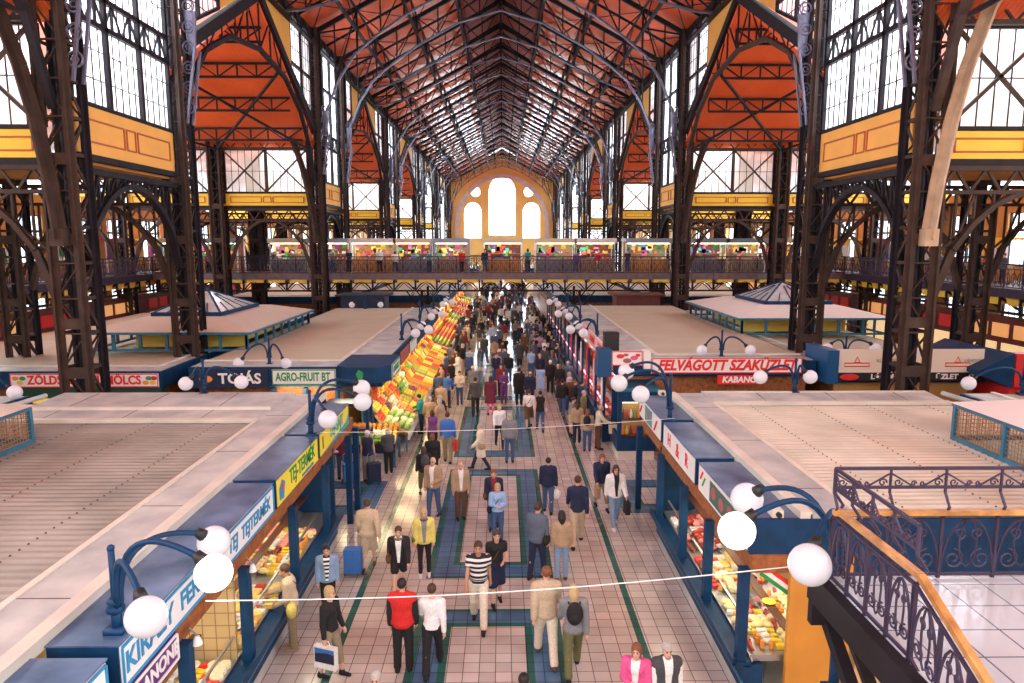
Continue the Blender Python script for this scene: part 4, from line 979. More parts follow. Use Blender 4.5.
t=ysign(-11.0,-8.25,2.62,3.3,24.95,'navy sign reading TOJÁS in white',NAVY,None); st(t,'TOJÁS',.52,.35,0,WHITE,.014,0,1.05)
b=MB(); b.ball((-.85,-.01,0),.16,8,5,sc=(1.5,.1,.8)); b.obj('egg_picture',MATS['souvenir_orange'],t)
t=ysign(-8.12,-5.85,2.74,3.3,24.95,'white sign reading AGRO-FRUIT BT. in green',WHITE,GREEN); st(t,'AGRO-FRUIT BT.',.42,0,0,GREEN,.014,0,.64)
# blue projecting corner canopy of the left kiosk with a leaf
b=MB(); b.prism([(-5.8,25.0,2.85),(-5.4,24.6,2.85),(-4.3,24.6,2.85),(-3.9,25.2,2.85),(-3.9,27.5,2.85),(-5.8,27.5,2.85)],(0,0,.58)); tag(b.obj('corner_canopy',BLUE),'blue cornered canopy of the left fruit kiosk with a green leaf','canopy')
b=MB(); b.prism([(-4.95,24.58,2.95),(-4.8,24.58,3.05),(-4.78,24.58,3.25),(-4.95,24.58,3.35),(-5.05,24.58,3.2)],(0,-.02,0)); tag(b.obj('leaf_emblem',GREEN),'green leaf emblem on the blue corner canopy','emblem')
t=sign((-3.88,26.3,3.15),1.9,.5,.03,'','white side sign with green letters on the left fruit kiosk',WHITE,GREEN,RL); st(t,'GYÜMÖLCS',.3,0,0,GREEN,.01,0,.9)
t=sign((-3.95,29.3,3.15),2.4,.5,.03,'','dull red side sign farther along the left fruit kiosk',mat('faded_red',(.40,.10,.08),.6),None,RL)
t=sign((-3.95,32.2,3.15),2.2,.5,.03,'','white side sign with a green strip along the left fruit kiosk',WHITE,GREEN,RL)
# right block front
t=ysign(5.5,10.95,3.12,3.68,25.0,'long white sign reading FELVÁGOTT SZAKÜZLET in bold red italics',WHITE,RED); st(t,'FELVÁGOTT SZAKÜZLET',.52,0,0,RED,.022,.25,.86)
b=MB(); b.box(4.2,11.1,25.05,25.3,3.05,3.6); tag(b.obj('sign_backing',BLUE),'navy backing beam behind the FELVÁGOTT sign','beam')
t=ysign(7.9,9.6,2.72,3.05,24.95,'red sign reading KABANOS below the FELVÁGOTT sign',RED,None); st(t,'KABANOS',.30,0,0,WHITE,.012,.15)
t=ysign(4.05,5.15,3.42,3.95,24.9,'white sign with a meat picture on the right kiosk corner',WHITE,RED)
for q,(xx,zz,rr) in enumerate(((-.25,.08,.12),(0,-.08,.13),(.25,.02,.12),(.38,.12,.08),(-.05,.13,.08))): MB().ball((xx,-.01,zz),rr,8,5,sc=(1.2,.1,.7)).obj('meat_picture',(RED,MATS['ham_print'],MATS['souvenir_pink'])[q%3],t)
b=MB(); b.box(3.55,4.05,24.9,25.6,3.0,4.0); tag(b.obj('blue_corner_box',mat('bright_blue',(.01,.075,.20),.4)),'blue box beside the meat picture sign','box')
b=MB(); b.box(5.2,5.45,24.9,25.4,3.3,3.95); tag(b.obj('pale_side_sign',WHITE),'narrow pale sign between the meat picture and the FELVÁGOTT sign','sign')
b=MB(); b.box(3.95,4.5,26.1,26.6,3.55,4.45); tag(b.obj('speaker_box',BLACK),'black box standing on the right kiosk roof corner','box')
for k,(y,w_) in enumerate(((27.2,2.2),(29.6,2.2),(32.2,2.4),(35,2.4))):
    t=sign((4.26,y,3.35),w_,.7,.04,'','pink and white meat sign along the second right kiosk, %s from its corner'%ORD[k].replace('nearest','first'),mat('pink_sign',(.85,.45,.50),.5),WHITE,RR); st(t,('HÚS','SONKA','KOLBÁSZ','HÚS')[k],.4,0,0,RED,.01)
t=ysign(12.1,17.5,3.15,4.0,24.9,'pale cream kiosk sign with faint red logos above the LÓKOLBÁSZ band',mat('pale_cream',(.85,.74,.62),.5),None)
for xx in (-1.9,1.75):
    b=MB(); b.tube([(xx-.45,-.01,-.2),(xx+.45,-.01,-.2),(xx+.45,-.01,-.08),(xx-.45,-.01,-.08)],.02,4,closed=True); b.tube([(xx-.1,-.01,-.05),(xx,-.01,.15),(xx+.1,-.01,-.05)],.02,4,closed=True); b.obj('logo',RED,t)
st(t,'KÜRTÖSKALÁCS',.16,-.6,0,MATS['steel'],.002); st(t,'LÁNGOS',.16,2.3,0,MATS['steel'],.002)
t=ysign(12.1,17.5,2.85,3.13,24.9,'black band reading LÓKOLBÁSZ ÜZLET in white',BLACK,None); st(t,'LÓKOLBÁSZ',.25,-.6,0,WHITE,.012,0,1.1); st(t,'ÜZLET',.25,1.4,0,WHITE,.012,0,1.1); st(t,'ÚJ',.2,2.3,0,WHITE,.01)
b=MB(); b.ball((-2.15,-.01,0),.12,10,6,sc=(3,.1,1)); b.obj('oval_emblem',RED,t)
b=MB(); b.box(12.4,17.4,25.5,25.6,1.2,2.85); tag(b.obj('kiosk_front_panel',STONED),'ochre shopfront below the LÓKOLBÁSZ band','panel')
b=MB(); b.box(11.7,12.1,24.6,26.5,2.8,4.0); tag(b.obj('blue_end_board',mat('bright_blue',(.01,.075,.20),.4)),'blue end board left of the pale cream sign','board')
# small navy corner shop with a lit window
t=thing('corner_showcase','navy corner showcase with a lit window of bottles in front of the right kiosk','showcase',(4.9,24.6,0))
b=MB(); b.box(-.65,.75,0,.1,.35,.85); b.box(-.65,.75,0,.1,2.15,2.55); b.box(-.65,-.5,0,.1,.85,2.15); b.box(.6,.75,0,.1,.85,2.15); b.box(-.65,-.55,.1,1.4,.35,.9); b.box(-.65,.75,1.4,1.5,.3,2.5); b.obj('frame',BLUE,t)
b=MB(); b.box(-.75,.85,-.15,1.6,2.55,2.66); b.obj('roof_slab',TEALB,t)
b=MB(); b.box(-.6,.7,.02,1.4,0,.34); b.obj('plinth',CREAM,t)
b=MB(); b.box(-.5,.6,.35,.4,.9,2.1); b.obj('back_panel',mat('warm_back',(.55,.30,.10),.6),t)
b=MB(); b.box(-.5,.6,.05,.35,.88,.92); b.box(-.5,.6,.1,.35,1.5,1.53); b.obj('shelf',WOOD,t)
b=MB(); b.box(-.45,.55,.2,.25,2.08,2.12); b.obj('strip_tube',TUBE,t)
MB().quad((-.5,.03,.86),(.6,.03,.86),(.6,.03,2.14),(-.5,.03,2.14)).obj('window_pane',CLEAR,t)
bot=MB().lathe((0,0,0),[(.04,0),(.045,.02),(.045,.16),(.018,.22),(.018,.29)],8).mesh('bottle',[GC['orange_packet']],True)
for q in range(16):
    c=['orange_packet','yellow_packet','dark_sausage','red_packet','white_tub','green_packet'][q%6]
    o=place('bottle',bot,(4.48+.14*(q%8),24.78,.925 if q<8 else 1.535),(0,0,0),(1.1,)*3,None,GC[c]); tag(o,'%s bottle in the navy corner showcase'%c.split('_')[0],'bottle','bottles in the corner showcase')
# blocks beyond the footbridge
for i,(a,c) in enumerate(((58.5,77),(87,105.5),(115.5,134))):
    for s,nm in((-1,'left'),(1,'right')):
        simple_block(s,nm,'%s %s market kiosk row beyond the footbridge'%(('first','second','third')[i],nm),a,c,4.3,11.6,3.4,ROOFT,(1.7,1.2),.6)
        if i<2: simple_block(s,nm,'%s %s side hall kiosk row beyond the footbridge'%(('first','second')[i],nm),a,c,12.6,23,3.3,ROOFT,(.6,.9),.6)
# dark cross shop under the footbridge
for s,nm in((-1,'left'),(1,'right')):
    b=MB(); x0,x1=(8.0,11.0); b.box(min(s*x0,s*x1),max(s*x0,s*x1),48.5,50.5,0,4.1); b.box(min(s*x0,s*x1)-.3,max(s*x0,s*x1)+.3,48.2,50.8,4.1,4.22)
    tag(b.obj('dark_shed',DKRED if s>0 else NAVY),'dark shed below the footbridge on the %s'%nm,'shed')
# rooftop huts with pyramid skylights
HUTB=mat('yellow_hut_wall',(.70,.52,.10),.6); PYR=mat('skylight_glass',(.55,.68,.72),.12,0,.15,2.,spec=.8)
for s,nm,x0,x1,ya,yb,base in ((-1,'left',10.5,17.1,29.2,38.6,3.3),(1,'right',11.4,18.3,32.9,42,3.45)):
    X=lambda v:s*v
    t=thing('rooftop_hut','low rooftop hut with hipped roof and blue glazed pyramid on the %s roofs'%nm,'hut',(0,0,base))
    fr=MB(); n=8
    for q in range(n+1):
        y=ya+(yb-ya)*q/n
        for x in(x0,x1): fr.bar((X(x),y,0),(X(x),y,.75),.1,.1)
    for q in range(7):
        x=x0+(x1-x0)*q/6
        for y in(ya,yb): fr.bar((X(x),y,0),(X(x),y,.75),.12,.1)
    for z in(.05,.75):
        for y in (ya,yb): fr.bar((X(x0),y,z),(X(x1),y,z),.09,.09)
        for x in (x0,x1): fr.bar((X(x),ya,z),(X(x),yb,z),.09,.09)
    e=.25
    for p,q in (((x0-e,ya-e),(x1+e,ya-e)),((x1+e,ya-e),(x1+e,yb+e)),((x1+e,yb+e),(x0-e,yb+e)),((x0-e,yb+e),(x0-e,ya-e))): fr.bar((X(p[0]),p[1],.78),(X(q[0]),q[1],.78),.08,.1)
    fr.obj('frame',TEALB,t)
    b=MB(); b.box(min(X(x0+.4),X(x1-1.4)),max(X(x0+.4),X(x1-1.4)),ya+1.2,ya+1.3,.02,.74); b.box(min(X(x0+1.2),X(x0+1.3)),max(X(x0+1.2),X(x0+1.3)),ya+1.3,yb-.5,.02,.7); b.obj('inner_wall',HUTB,t)
    i_=1.5; z0,z1=.82,1.25
    P=[(X(x0-e),ya-e,z0),(X(x1+e),ya-e,z0),(X(x1+e),yb+e,z0),(X(x0-e),yb+e,z0),(X(x0+i_),ya+i_,z1),(X(x1-i_),ya+i_,z1),(X(x1-i_),yb-i_,z1),(X(x0+i_),yb-i_,z1)]
    b=MB(); b.add(P,[(0,1,2,3),(4,5,6,7),(0,1,5,4),(1,2,6,5),(2,3,7,6),(3,0,4,7)]); b.obj('hipped_roof',stripemat('hut_roof_%s'%nm,(.66,.58,.48) if s<0 else (.8,.78,.74),.16,0,.5,.3,.75,.01,.08),t)
    sx0,sx1,sy0,sy1=x0+1.9,x1-1.7,ya+2.2,yb-2.4; ap=((sx0+sx1)/2,(sy0+sy1)/2,2.25)
    C_=[(sx0,sy0),(sx1,sy0),(sx1,sy1),(sx0,sy1)]
    sk=MB().add([(X(a_),b_,1.38) for a_,b_ in C_]+[(X(ap[0]),ap[1],ap[2])],[(0,1,4),(1,2,4),(2,3,4),(3,0,4)]).obj('skylight',PYR,t)
    fb=MB(); MBq=[(X(a_),b_,1.38) for a_,b_ in C_]; A_=(X(ap[0]),ap[1],ap[2]+.02)
    fb.box(min(X(sx0),X(sx1))-.06,max(X(sx0),X(sx1))+.06,sy0-.06,sy0+.06,1.24,1.42); fb.box(min(X(sx0),X(sx1))-.06,max(X(sx0),X(sx1))+.06,sy1-.06,sy1+.06,1.24,1.42)
    for x in(sx0,sx1): fb.box(X(x)-.06,X(x)+.06,sy0,sy1,1.24,1.42)
    for q in range(4):
        P0,P1=Vector(MBq[q]),Vector(MBq[(q+1)%4]); fb.bar(P0,A_,.09,.06)
        for k in range(1,5): 
            pp=P0.lerp(P1,k/5); fb.bar(pp,pp.lerp(Vector(A_),1-abs(k/5-.5)*2+.02 if False else (1-abs(2*k/5-1))*.98),.05,.05)
    fb.obj('glazing_bar',BLUE,sk)
# ---------------------------------------------------------------- globe lamps
GLOBE=mat('opal_globe',(.62,.62,.68),.2,emit=(.93,.93,1.),es=.12)
GLOBEL=mat('lit_globe',(.95,.95,.9),.3,emit=(1,.98,.88),es=1.6)
gl_me=MB().ball((0,0,0),.2,24,16).mesh('globe',[GLOBE],True)
def globe_lamp(x,y,zb,zc,ztop,globes,label,group,gr=.2,lit=(),rise=.62):
    t=thing('globe_lamp',label,'lamp',(x,y,zb),0,group)
    m=MB(); m.tube([(0,0,0),(0,0,zc-zb)],.06,10); m.box(-.11,.11,-.11,.11,0,.06); m.tube([(0,0,zc-zb),(0,0,ztop-zb)],.038,8); m.ball((0,0,ztop-zb),.045,8,6); m.obj('post',BLUE,t,True)
    m=MB(); m.lathe((0,0,zc-zb-.09),[(.06,0),(.1,.03),(.1,.08),(.07,.12),(.1,.15),(.06,.2)],12); m.obj('collar',BLUE,t,True)
    for i,(gx,gy,gz) in enumerate(globes):
        d=Vector((gx-x,gy-y,0)); L=d.length; d.normalize(); c0=Vector((0,0,zc-zb)); off=Vector((d.y,-d.x,0))*.0+d*.06
        gp=Vector((gx-x,gy-y,gz-zb)); top=max(gp.z+.32,zc-zb+rise)
        endp=gp-d*.16+Vector((0,0,.16)); pts=[c0+off]
        P0=c0+off; P1=c0+off+Vector((0,0,(top-(zc-zb))*1.25)); P2=endp-d*(L*.30)+Vector((0,0,(top-endp.z)*1.1)); P3=endp
        for q in range(1,15):
            u=q/14; pts.append(P0*(1-u)**3+P1*3*u*(1-u)**2+P2*3*u*u*(1-u)+P3*u**3)
        a=MB(); a.tube(pts,.034,8); arm=a.obj('arm',BLUE,t,True)
        dirv=(gp-endp).normalized(); a=MB(); a.tube([endp-dirv*.07,endp+dirv*.06],.06,10,rs=[.055,.085]); a.obj('fitter',BLACK,arm,True)
        g=place('globe',gl_me,tuple(gp),(0,0,0),(gr/.2,)*3,t); g.scale=(gr/.2,)*3
        if i in lit:
            g.material_slots[0].link='OBJECT'; g.material_slots[0].material=GLOBEL
            l=bpy.data.lights.new('globe_light','POINT'); l.energy=15; l.color=(1,.95,.85); l.shadow_soft_size=.22; lo=bpy.data.objects.new('globe_light',l); COL.objects.link(lo); lo.location=(gx,gy,gz-.3)
    return t
def local(g,x,y): return g
globe_lamp(-4.33,7.7,3.37,3.68,4.38,[(-3.54,8.6,4.05),(-3.05,7.4,4.22),(-3.45,6.7,4.10)],'blue three-armed globe lamp nearest the camera on the left kiosk','aisle globe lamps',.205,(1,))
globe_lamp(4.03,7.6,2.6,3.62,4.80,[(3.26,8.6,4.59),(2.73,7.4,4.68),(3.15,6.5,4.71)],'blue three-armed globe lamp nearest the camera on the right kiosk','aisle globe lamps',.205,(1,))
globe_lamp(-4.33,16.05,3.35,3.70,4.41,[(-3.76,15.4,3.91),(-3.1,16,4.17),(-3.29,16.9,4.30)],'blue three-armed globe lamp over the yellow signs of the left kiosk','aisle globe lamps',.21)
globe_lamp(4.34,17.25,3.35,3.75,4.55,[(3.0,17.0,4.39),(3.42,16.4,4.24),(3.35,18.0,4.50)],'blue three-armed globe lamp over the white signs of the right kiosk','aisle globe lamps',.21)
for s,nm in((-1,'left'),(1,'right')):
    for k,y in enumerate((31.5,38.5,46,60,68)):
        x=s*4.4; zb=3.45
        globe_lamp(x,y,zb,3.75,4.6,[(s*3.75,y-.2,3.78),(s*3.2,y+.1,3.9),(s*3.6,y+.9,4.0)],'blue three-armed globe lamp on the %s side of the aisle, %s of the far ones'%(nm,ORD[k].replace('nearest','first')),'aisle globe lamps',.21)
for x,y,zb,ga,gb,lab in ((-8.4,25.6,3.35,(-9.5,25.5,3.45),(-7.65,25.1,3.5),'above the TOJÁS sign'),(-8.5,20.15,3.45,(-8.95,20.0,3.80),(-7.4,20.1,3.82),'at the far edge of the near left roof'),
    (8.39,26.2,3.5,(7.5,25.7,3.85),(9.3,25.7,3.85),'above the FELVÁGOTT sign'),(8.66,20.1,3.45,(7.6,20.0,3.95),(9.05,20.0,3.95),'at the far edge of the near right roof'),
    (15.3,20.0,3.4,(13.7,20.0,3.75),(15.5,19.6,3.85),'on the side hall roof at the right'),(-15.6,20.0,3.4,(-13.7,19.8,3.6),(-16.2,20.0,3.75),'on the side hall roof at the left'),
    (-9.0,47.0,3.35,(-9.9,47,3.65),(-8.0,47,3.65),'on the far edge of the second left roof'),(13.0,26.0,3.3,(12.2,25.8,3.9),(14.0,25.8,3.9),'behind the nearest right column')):
    globe_lamp(x,y,zb,zb+.35,zb+1.0,[ga,gb],'blue two-armed globe lamp '+lab,'two-armed globe lamps',.2,(),.5)
# thin cables across the aisle
for pts,lab in (([(-3.2,7.5,3.84),(0,7.3,4.0),(3.2,7.0,4.45)],'thin white cable strung across the aisle between the nearest lamps'),([(-4.1,16,3.45),(0,16.2,3.42),(4.4,17,3.5)],'thin white cable strung across the aisle between the second lamps')):
    P0,P1,P2=[Vector(p) for p in pts]; tag(MB().tube([P0.lerp(P2,u/12)-Vector((0,0,.1*math.sin(PI*u/12))) for u in range(13)],.0065,5).obj('cable',WHITE),lab,'cable')
# ---------------------------------------------------------------- stair landing with scrolled railing
LX0,LX1,LY0,LY1,LZ_=3.5,8.2,5.05,6.92,4.38
b=MB(); b.box(LX0,LX1,LY0,LY1,LZ_-.12,LZ_); tag(b.obj('stair_landing',tilemat('landing_tile',(.62,.66,.72),.42,(.12,.12,.16),.02,.15,.06,'xy')),'pale tiled stair landing at the lower right','landing')
b=MB(); b.box(LX0-.1,LX1,LY1,LY1+.1,LZ_-.55,LZ_-.02); b.box(LX0-.12,LX0,4.2,LY1+.1,LZ_-.28,LZ_+.02); b.bar((LX0-.05,4.6,LZ_-.2),(LX0-.05,3.0,LZ_-1.2),.12,.5); b.box(LX0,LX1,LY0-.1,LY0,LZ_-.16,LZ_-.01)
b.bar((LX0+.1,7,LZ_-.5),(LX0+.1,5.2,2.6),.12,.12); b.bar((LX0+.3,7,LZ_-.5),(LX0+.9,7,2.4),.12,.12)
tag(b.obj('landing_beam',IRON),'dark iron edge beams carrying the stair landing','beam')
for q in range(5):
    b=MB(); b.box(LX0,LX0+1.6,LY0-.1-.3*(q+1),LY0-.1-.3*q,LZ_-.17*(q+1)-.05,LZ_-.17*(q+1)); tag(b.obj('stair_step',MATS['landing_tile']),'step descending from the landing','step','steps below the landing')
t=thing('stair_railing','purple-black scrolled iron railing with wooden handrail around the landing','railing')
fr=MB(); sc_=MB(); wd=MB()
def railrun(a,b_,dz,nposts,top=True,ext=True):
    """a,b_: floor points; dz per end"""
    a=Vector(a); b_=Vector(b_); d=(b_-a); L=d.length
    up=lambda p,h: p+Vector((0,0,h))
    for h in ((.04,.68)+((.98,1.18) if top else ())): fr.bar(up(a,h),up(b_,h),.022 if h<1 else .03,.03)
    for i in range(nposts+1):
        p=a+d*i/nposts
        if top:
            hook=Vector((d.y,-d.x,0)).normalized()*.07
            fr.bar(up(p,.0),up(p,.66),.03); fr.tube([up(p,.66)+hook*0,up(p,.70)+hook*.6,up(p,.80)+hook*1.3,up(p,.88)+hook*.5,up(p,.93),up(p,1.18)],.016,6)
        else: fr.bar(up(p,0),up(p,.68),.03)
    for i in range(nposts):
        c=(i+.5)/nposts; P=lambda u,z:up(a+d*(c+u/L),z); w=L/nposts
        for s_ in(-1,1):
            scroll(sc_,s_*w*.25,.2,w*.20,P,s_,1.5,.011,PI/2); scroll(sc_,s_*w*.16,.48,w*.12,P,-s_,1.3,.010,-PI/2)
            sc_.tube([P(s_*w*.5*math.cos(k*PI/10)*.95,.08+.56*math.sin(k*PI/10)) for k in range(6)],.012,5)
        sc_.tube([P(w*.16*math.cos(k*PI/6),.38+.26*math.sin(k*PI/6)) for k in range(12)],.010,5,closed=True)
        if top:
            for s_ in(-1,1):
                scroll(sc_,s_*w*.36,1.03,.045,P,s_,1.2,.009); sc_.tube([P(s_*w*.44,1.02),P(s_*w*.1,.94)],.01,5) if False else sc_.tube([P(s_*w*.47,1.12),P(s_*w*.12,1.0)],.010,5)
                scroll(sc_,s_*w*.08,1.02,.03,P,-s_,1.2,.009)
    return
railrun((3.53,6.88,LZ_),(8.1,6.88,LZ_),0,8)
railrun((3.53,5.42,LZ_),(3.53,6.86,LZ_),0,4)
railrun((3.53,3.6,LZ_-.78),(3.53,5.40,LZ_),0,5,False)
fr.obj('iron_frame',IRONP,t); sc_.obj('scrollwork',IRONP,t)
for pts in ([(3.5,6.80,5.12),(8.1,6.80,5.12)],[(3.56,6.84,5.13),(3.56,5.40,5.14),(3.56,4.5,4.75),(3.56,3.6,4.33)]):
    for p,q in zip(pts,pts[1:]): wd.bar(p,q,.065,.05)
wd.obj('handrail',RAILW,t)
# ---------------------------------------------------------------- produce stands and meat counters of the second row
FR={}
for n,c in dict(orange=(.85,.30,.02),red_apple=(.60,.04,.03),yellow_pepper=(.90,.62,.03),green_apple=(.35,.50,.06),tomato=(.72,.06,.03),lemon=(.92,.76,.10),peach=(.88,.45,.18),plum=(.18,.04,.16),cabbage=(.42,.56,.20),lettuce=(.16,.38,.06),carrot=(.85,.28,.03),cauliflower=(.82,.78,.60),banana=(.92,.72,.10),garlic=(.85,.80,.72)).items(): FR[n]=mat('fruit_'+n,c,.4,0,.12,15.)
b=MB(); b.ball((0,0,0),.062,8,6); b.bar((0,0,.055),(0,0,.075),.01); FRM=b.mesh('fruit',[FR['orange']],True)
b=MB(); b.ball((0,0,0),.12,10,7,sc=(1,1,.85)); 
for q in range(5): a=q*2*PI/5; b.ball((.07*math.cos(a),.07*math.sin(a),.03),.075,6,5,sc=(1,1,.8))
LEAFM=b.mesh('cabbage',[FR['cabbage']],True)
b=MB()
for q in range(4): b.tube([(-.02+.03*q,-.09,0),(-.02+.035*q,0,.04),(-.02+.03*q,.09,.0)],.018,6,rs=[.008,.02,.008])
BANM=b.mesh('banana',[FR['banana']],True)
CRATE=mat('wooden_crate',(.50,.33,.16),.7,0,.2,8.)
b=MB(); w_,l_=.25,.19
b.box(-w_,w_,-l_,l_,-.02,0); 
for s_ in(-1,1): b.box(-w_,w_,s_*l_-.008,s_*l_+.008,0,.08); b.box(s_*w_-.008,s_*w_+.008,-l_,l_,0,.08)
CRM=b.mesh('crate',[CRATE])
rr=random.Random(3)
b=MB(); b.tube([(0,0,0),(0,0,.56)],.008,5)
for q in range(9):
    for a in range(3): b.ball((.055*math.cos(a*2.1+q),.055*math.sin(a*2.1+q),.05+.055*q),.045,6,5)
STRM=b.mesh('hanging_string',[FR['tomato']],True)
b=MB()
for i in range(-2,3):
    for j in range(-1,2): b.ball((i*.095+rr.uniform(-.01,.01),j*.11,.07),.062,6,4)
HEAP=b.mesh('fruit_heap',[FR['orange']],True)
fk=list(FR)
nfr=[0]
def crate(x,y,z,tilt,kind,where,solid,rz=0):
    c=place('crate',CRM,(x,y,z),(0,tilt,rz)); tag(c,'wooden crate of %ss %s'%(kind.replace('_',' '),where),'crate','produce crates on the left stands')
    if solid:
        h=place('fruit_heap',HEAP,(0,0,0),(0,0,0),(1,1,1),c,FR[kind]); h['kind']='stuff'; return
    M=Matrix.Translation((x,y,z))@Matrix.Rotation(rz,4,'Z')@Matrix.Rotation(tilt,4,'Y')
    if kind in('cabbage','lettuce','cauliflower'): g=[(-.12,-.09),(.12,-.09),(-.12,.09),(.12,.09)]; me=LEAFM; zz=.10
    elif kind=='banana': g=[(-.15,-.08),(0,-.08),(.15,-.08),(-.15,.09),(0,.09),(.15,.09)]; me=BANM; zz=.03
    else: g=[(-.17+.115*i,-.115+.115*j) for i in range(4) for j in range(3)]; me=FRM; zz=.065
    for gx,gy in g:
        p=M@Vector((gx+rr.uniform(-.01,.01),gy+rr.uniform(-.01,.01),zz+rr.uniform(0,.02)))
        o=place(kind if kind!='green_apple' else 'green_apple',me,p,(0,tilt,rr.uniform(0,6)),(rr.uniform(.9,1.08),)*3,None,FR[kind]); tag(o,'%s in a crate %s'%(kind.replace('_',' '),where),kind.split('_')[-1],'%ss on the left produce stands'%kind.replace('_',' ')); nfr[0]+=1
seq=['lettuce','cabbage','yellow_pepper','tomato','orange','carrot','lemon','red_apple','peach','banana','green_apple','orange','tomato','yellow_pepper','plum','orange','lemon','cauliflower','carrot','tomato','banana','orange']
WHT=mat('white_skirt',(.75,.75,.72),.7,0,.1,5.)
def stand(y0,L,idx,far):
    t=thing('produce_stand','sloping produce stand with white skirt left of the aisle, %s from the cross aisle'%ORD[idx].replace('nearest','first'),'stand',(-4.2,y0,0),0,'produce stands on the left')
    b=MB(); b.prism([(.82,.02,.72),(.82,L-.02,.72),(-.35,L-.02,1.15),(-.35,.02,1.15)],(0,0,-.06)); b.prism([(-.35,.02,1.50),(-.35,L-.02,1.50),(-.85,L-.02,1.95),(-.85,.02,1.95)],(0,0,-.05)); b.obj('shelf_board',WOOD,t)
    b=MB(); b.box(.80,.86,.02,L-.02,.5,.82); b.obj('skirt',WHT,t)
    [MB().box(x-.03,x+.03,y-.03,y+.03,0,z).obj('leg',TEALB,t) for x,z in((.74,.66),(-.3,1.1)) for y in(.1,L-.1)]; MB().box(-.9,-.86,.02,L-.02,0,2.4).obj('back_board',TEALB,t)
    b=MB(); b.box(-.5,-.45,.3,L-.3,2.62,2.66); b.obj('strip_tube',TUBE,t)
    area('stand_light',(-4.3,y0+L/2,2.7),(.35,0,-1),.5,L-.5,LSTAND,(1,.74,.36))
    # back wall display, rising under the canopy: strings of peppers and garlic
    for q in range(10):
        k=('tomato','yellow_pepper','garlic','orange')[(q+idx)%4] ; nmk=('pepper string','yellow pepper string','garlic braid','orange net')[(q+idx)%4]
        if far and q%2: continue
        o=place(nmk.replace(' ','_'),STRM,(-4.62+.03*(q%2),y0+.2+.24*q,2.0),(0,0,q),(1.15,)*3,None,FR[k]); tag(o,'%s hanging over the %s left produce stand'%(nmk,ORD[idx].replace('nearest','first')),nmk.split()[-1],'strings hanging over the left stands')
    b=MB(); b.box(-.42,-.40,.1,L-.1,2.54,2.57); b.obj('hanging_rail',STEEL,t)
    if idx>=8:
        b=MB()
        for q in range(10):
            for r_ in range(5): yy=.15+.24*q; xx=.6-.26*r_; b.ball((xx,yy,.85+.37*(.82-xx)),.11,6,4)
        h=b.obj('produce_heap',FR[fk[idx%5]],t,True); h['kind']='stuff'
        b=MB()
        for q in range(10):
            for r_ in range(3): b.ball((-.40-.17*r_,.15+.24*q,1.62+.16*r_),.10,6,4)
        h=b.obj('produce_heap',FR[('orange','yellow_pepper','tomato')[idx%3]],t,True); h['kind']='stuff'
        return
    n=int(L/.46)
    tilt=math.atan2(.43,1.17)
    for row in range(5):
        for k in range(n):
            yy=y0+.25+k*.44+ .03; kind=seq[(idx*5+row*3+k//2)%len(seq)]
            if idx==0 and row<2: kind=['lettuce','cabbage','cauliflower'][(k+row)%3]
            if row<2: x=-3.62-.5*row; zc=.72+.43*((.82-(x+4.2))/1.17)+.025; tl=tilt
            elif row==2: x=-4.13 ; zc=.72+.43*((.82-(x+4.2))/1.17); x=-4.60; zc=1.15 if False else 1.50+.45*((-.35-(x+4.2))/.5)+.03; tl=math.atan2(.45,.5); x=-4.72; zc=1.50+.45*((-.35-(x+4.2))/.5)+.03
            elif row==3: x=-4.85; zc=2.12; tl=1.25
            else: x=-4.50; zc=1.22; tl=1.0
            crate(x,yy,zc,tl if row<2 else tl,kind,'%s of the %s left produce stand'%(('at the front','in the middle','on the upper shelf','leaning at the back','on the step')[row],ORD[idx].replace('nearest','first')),far,PI/2*0)
for i in range(8): stand(25.6+2.6*i,2.5,i,i>=3)
for i in range(4): stand(46.9+2.7*i,2.5,8+i,True)
for i in range(7): stand(58.5+4*i,2.5,12+i,True)
# front stand with greens facing the cross aisle
t=thing('produce_stand','low stand of lettuces and cabbages at the corner of the left fruit kiosk','stand',(-4.9,23.9,0))
b=MB(); b.prism([(-.9,-.1,.8),(1.3,-.1,.8),(1.3,1.3,1.25),(-.9,1.3,1.25)],(0,0,-.06)); b.obj('shelf_board',WOOD,t)
b=MB(); b.box(-.9,1.3,-.14,-.08,.55,.86); b.obj('skirt',NAVY,t); [MB().box(x-.04,x+.04,y-.04,y+.04,0,.75).obj('leg',TEALB,t) for x in(-.85,1.25) for y in(0,1.2)]
for i in range(11):
    for j in range(6):
        x=-5.7+.2*i; y=23.93+.2*j; k=['lettuce','cabbage','lettuce','cauliflower','lemon'][(i//3+j//2)%5] if j<4 else ('orange' if i>4 else 'tomato')
        me=LEAFM if k in('lettuce','cabbage','cauliflower') else FRM
        o=place(k,me,(x+rr.uniform(-.02,.02),y,.8+(y-23.8)*.32+.08),(0,0,rr.uniform(0,6)),(rr.uniform(.8,1.05),)*3 if me is LEAFM else (1.25,)*3,None,FR[k]); tag(o,'%s on the corner stand of the left fruit kiosk'%k,k,'%ss on the corner stand'%k)
area('stand_light',(-4.8,24.3,2.75),(0,-.2,-1),1.8,.6,LSTAND,(1,.8,.45))
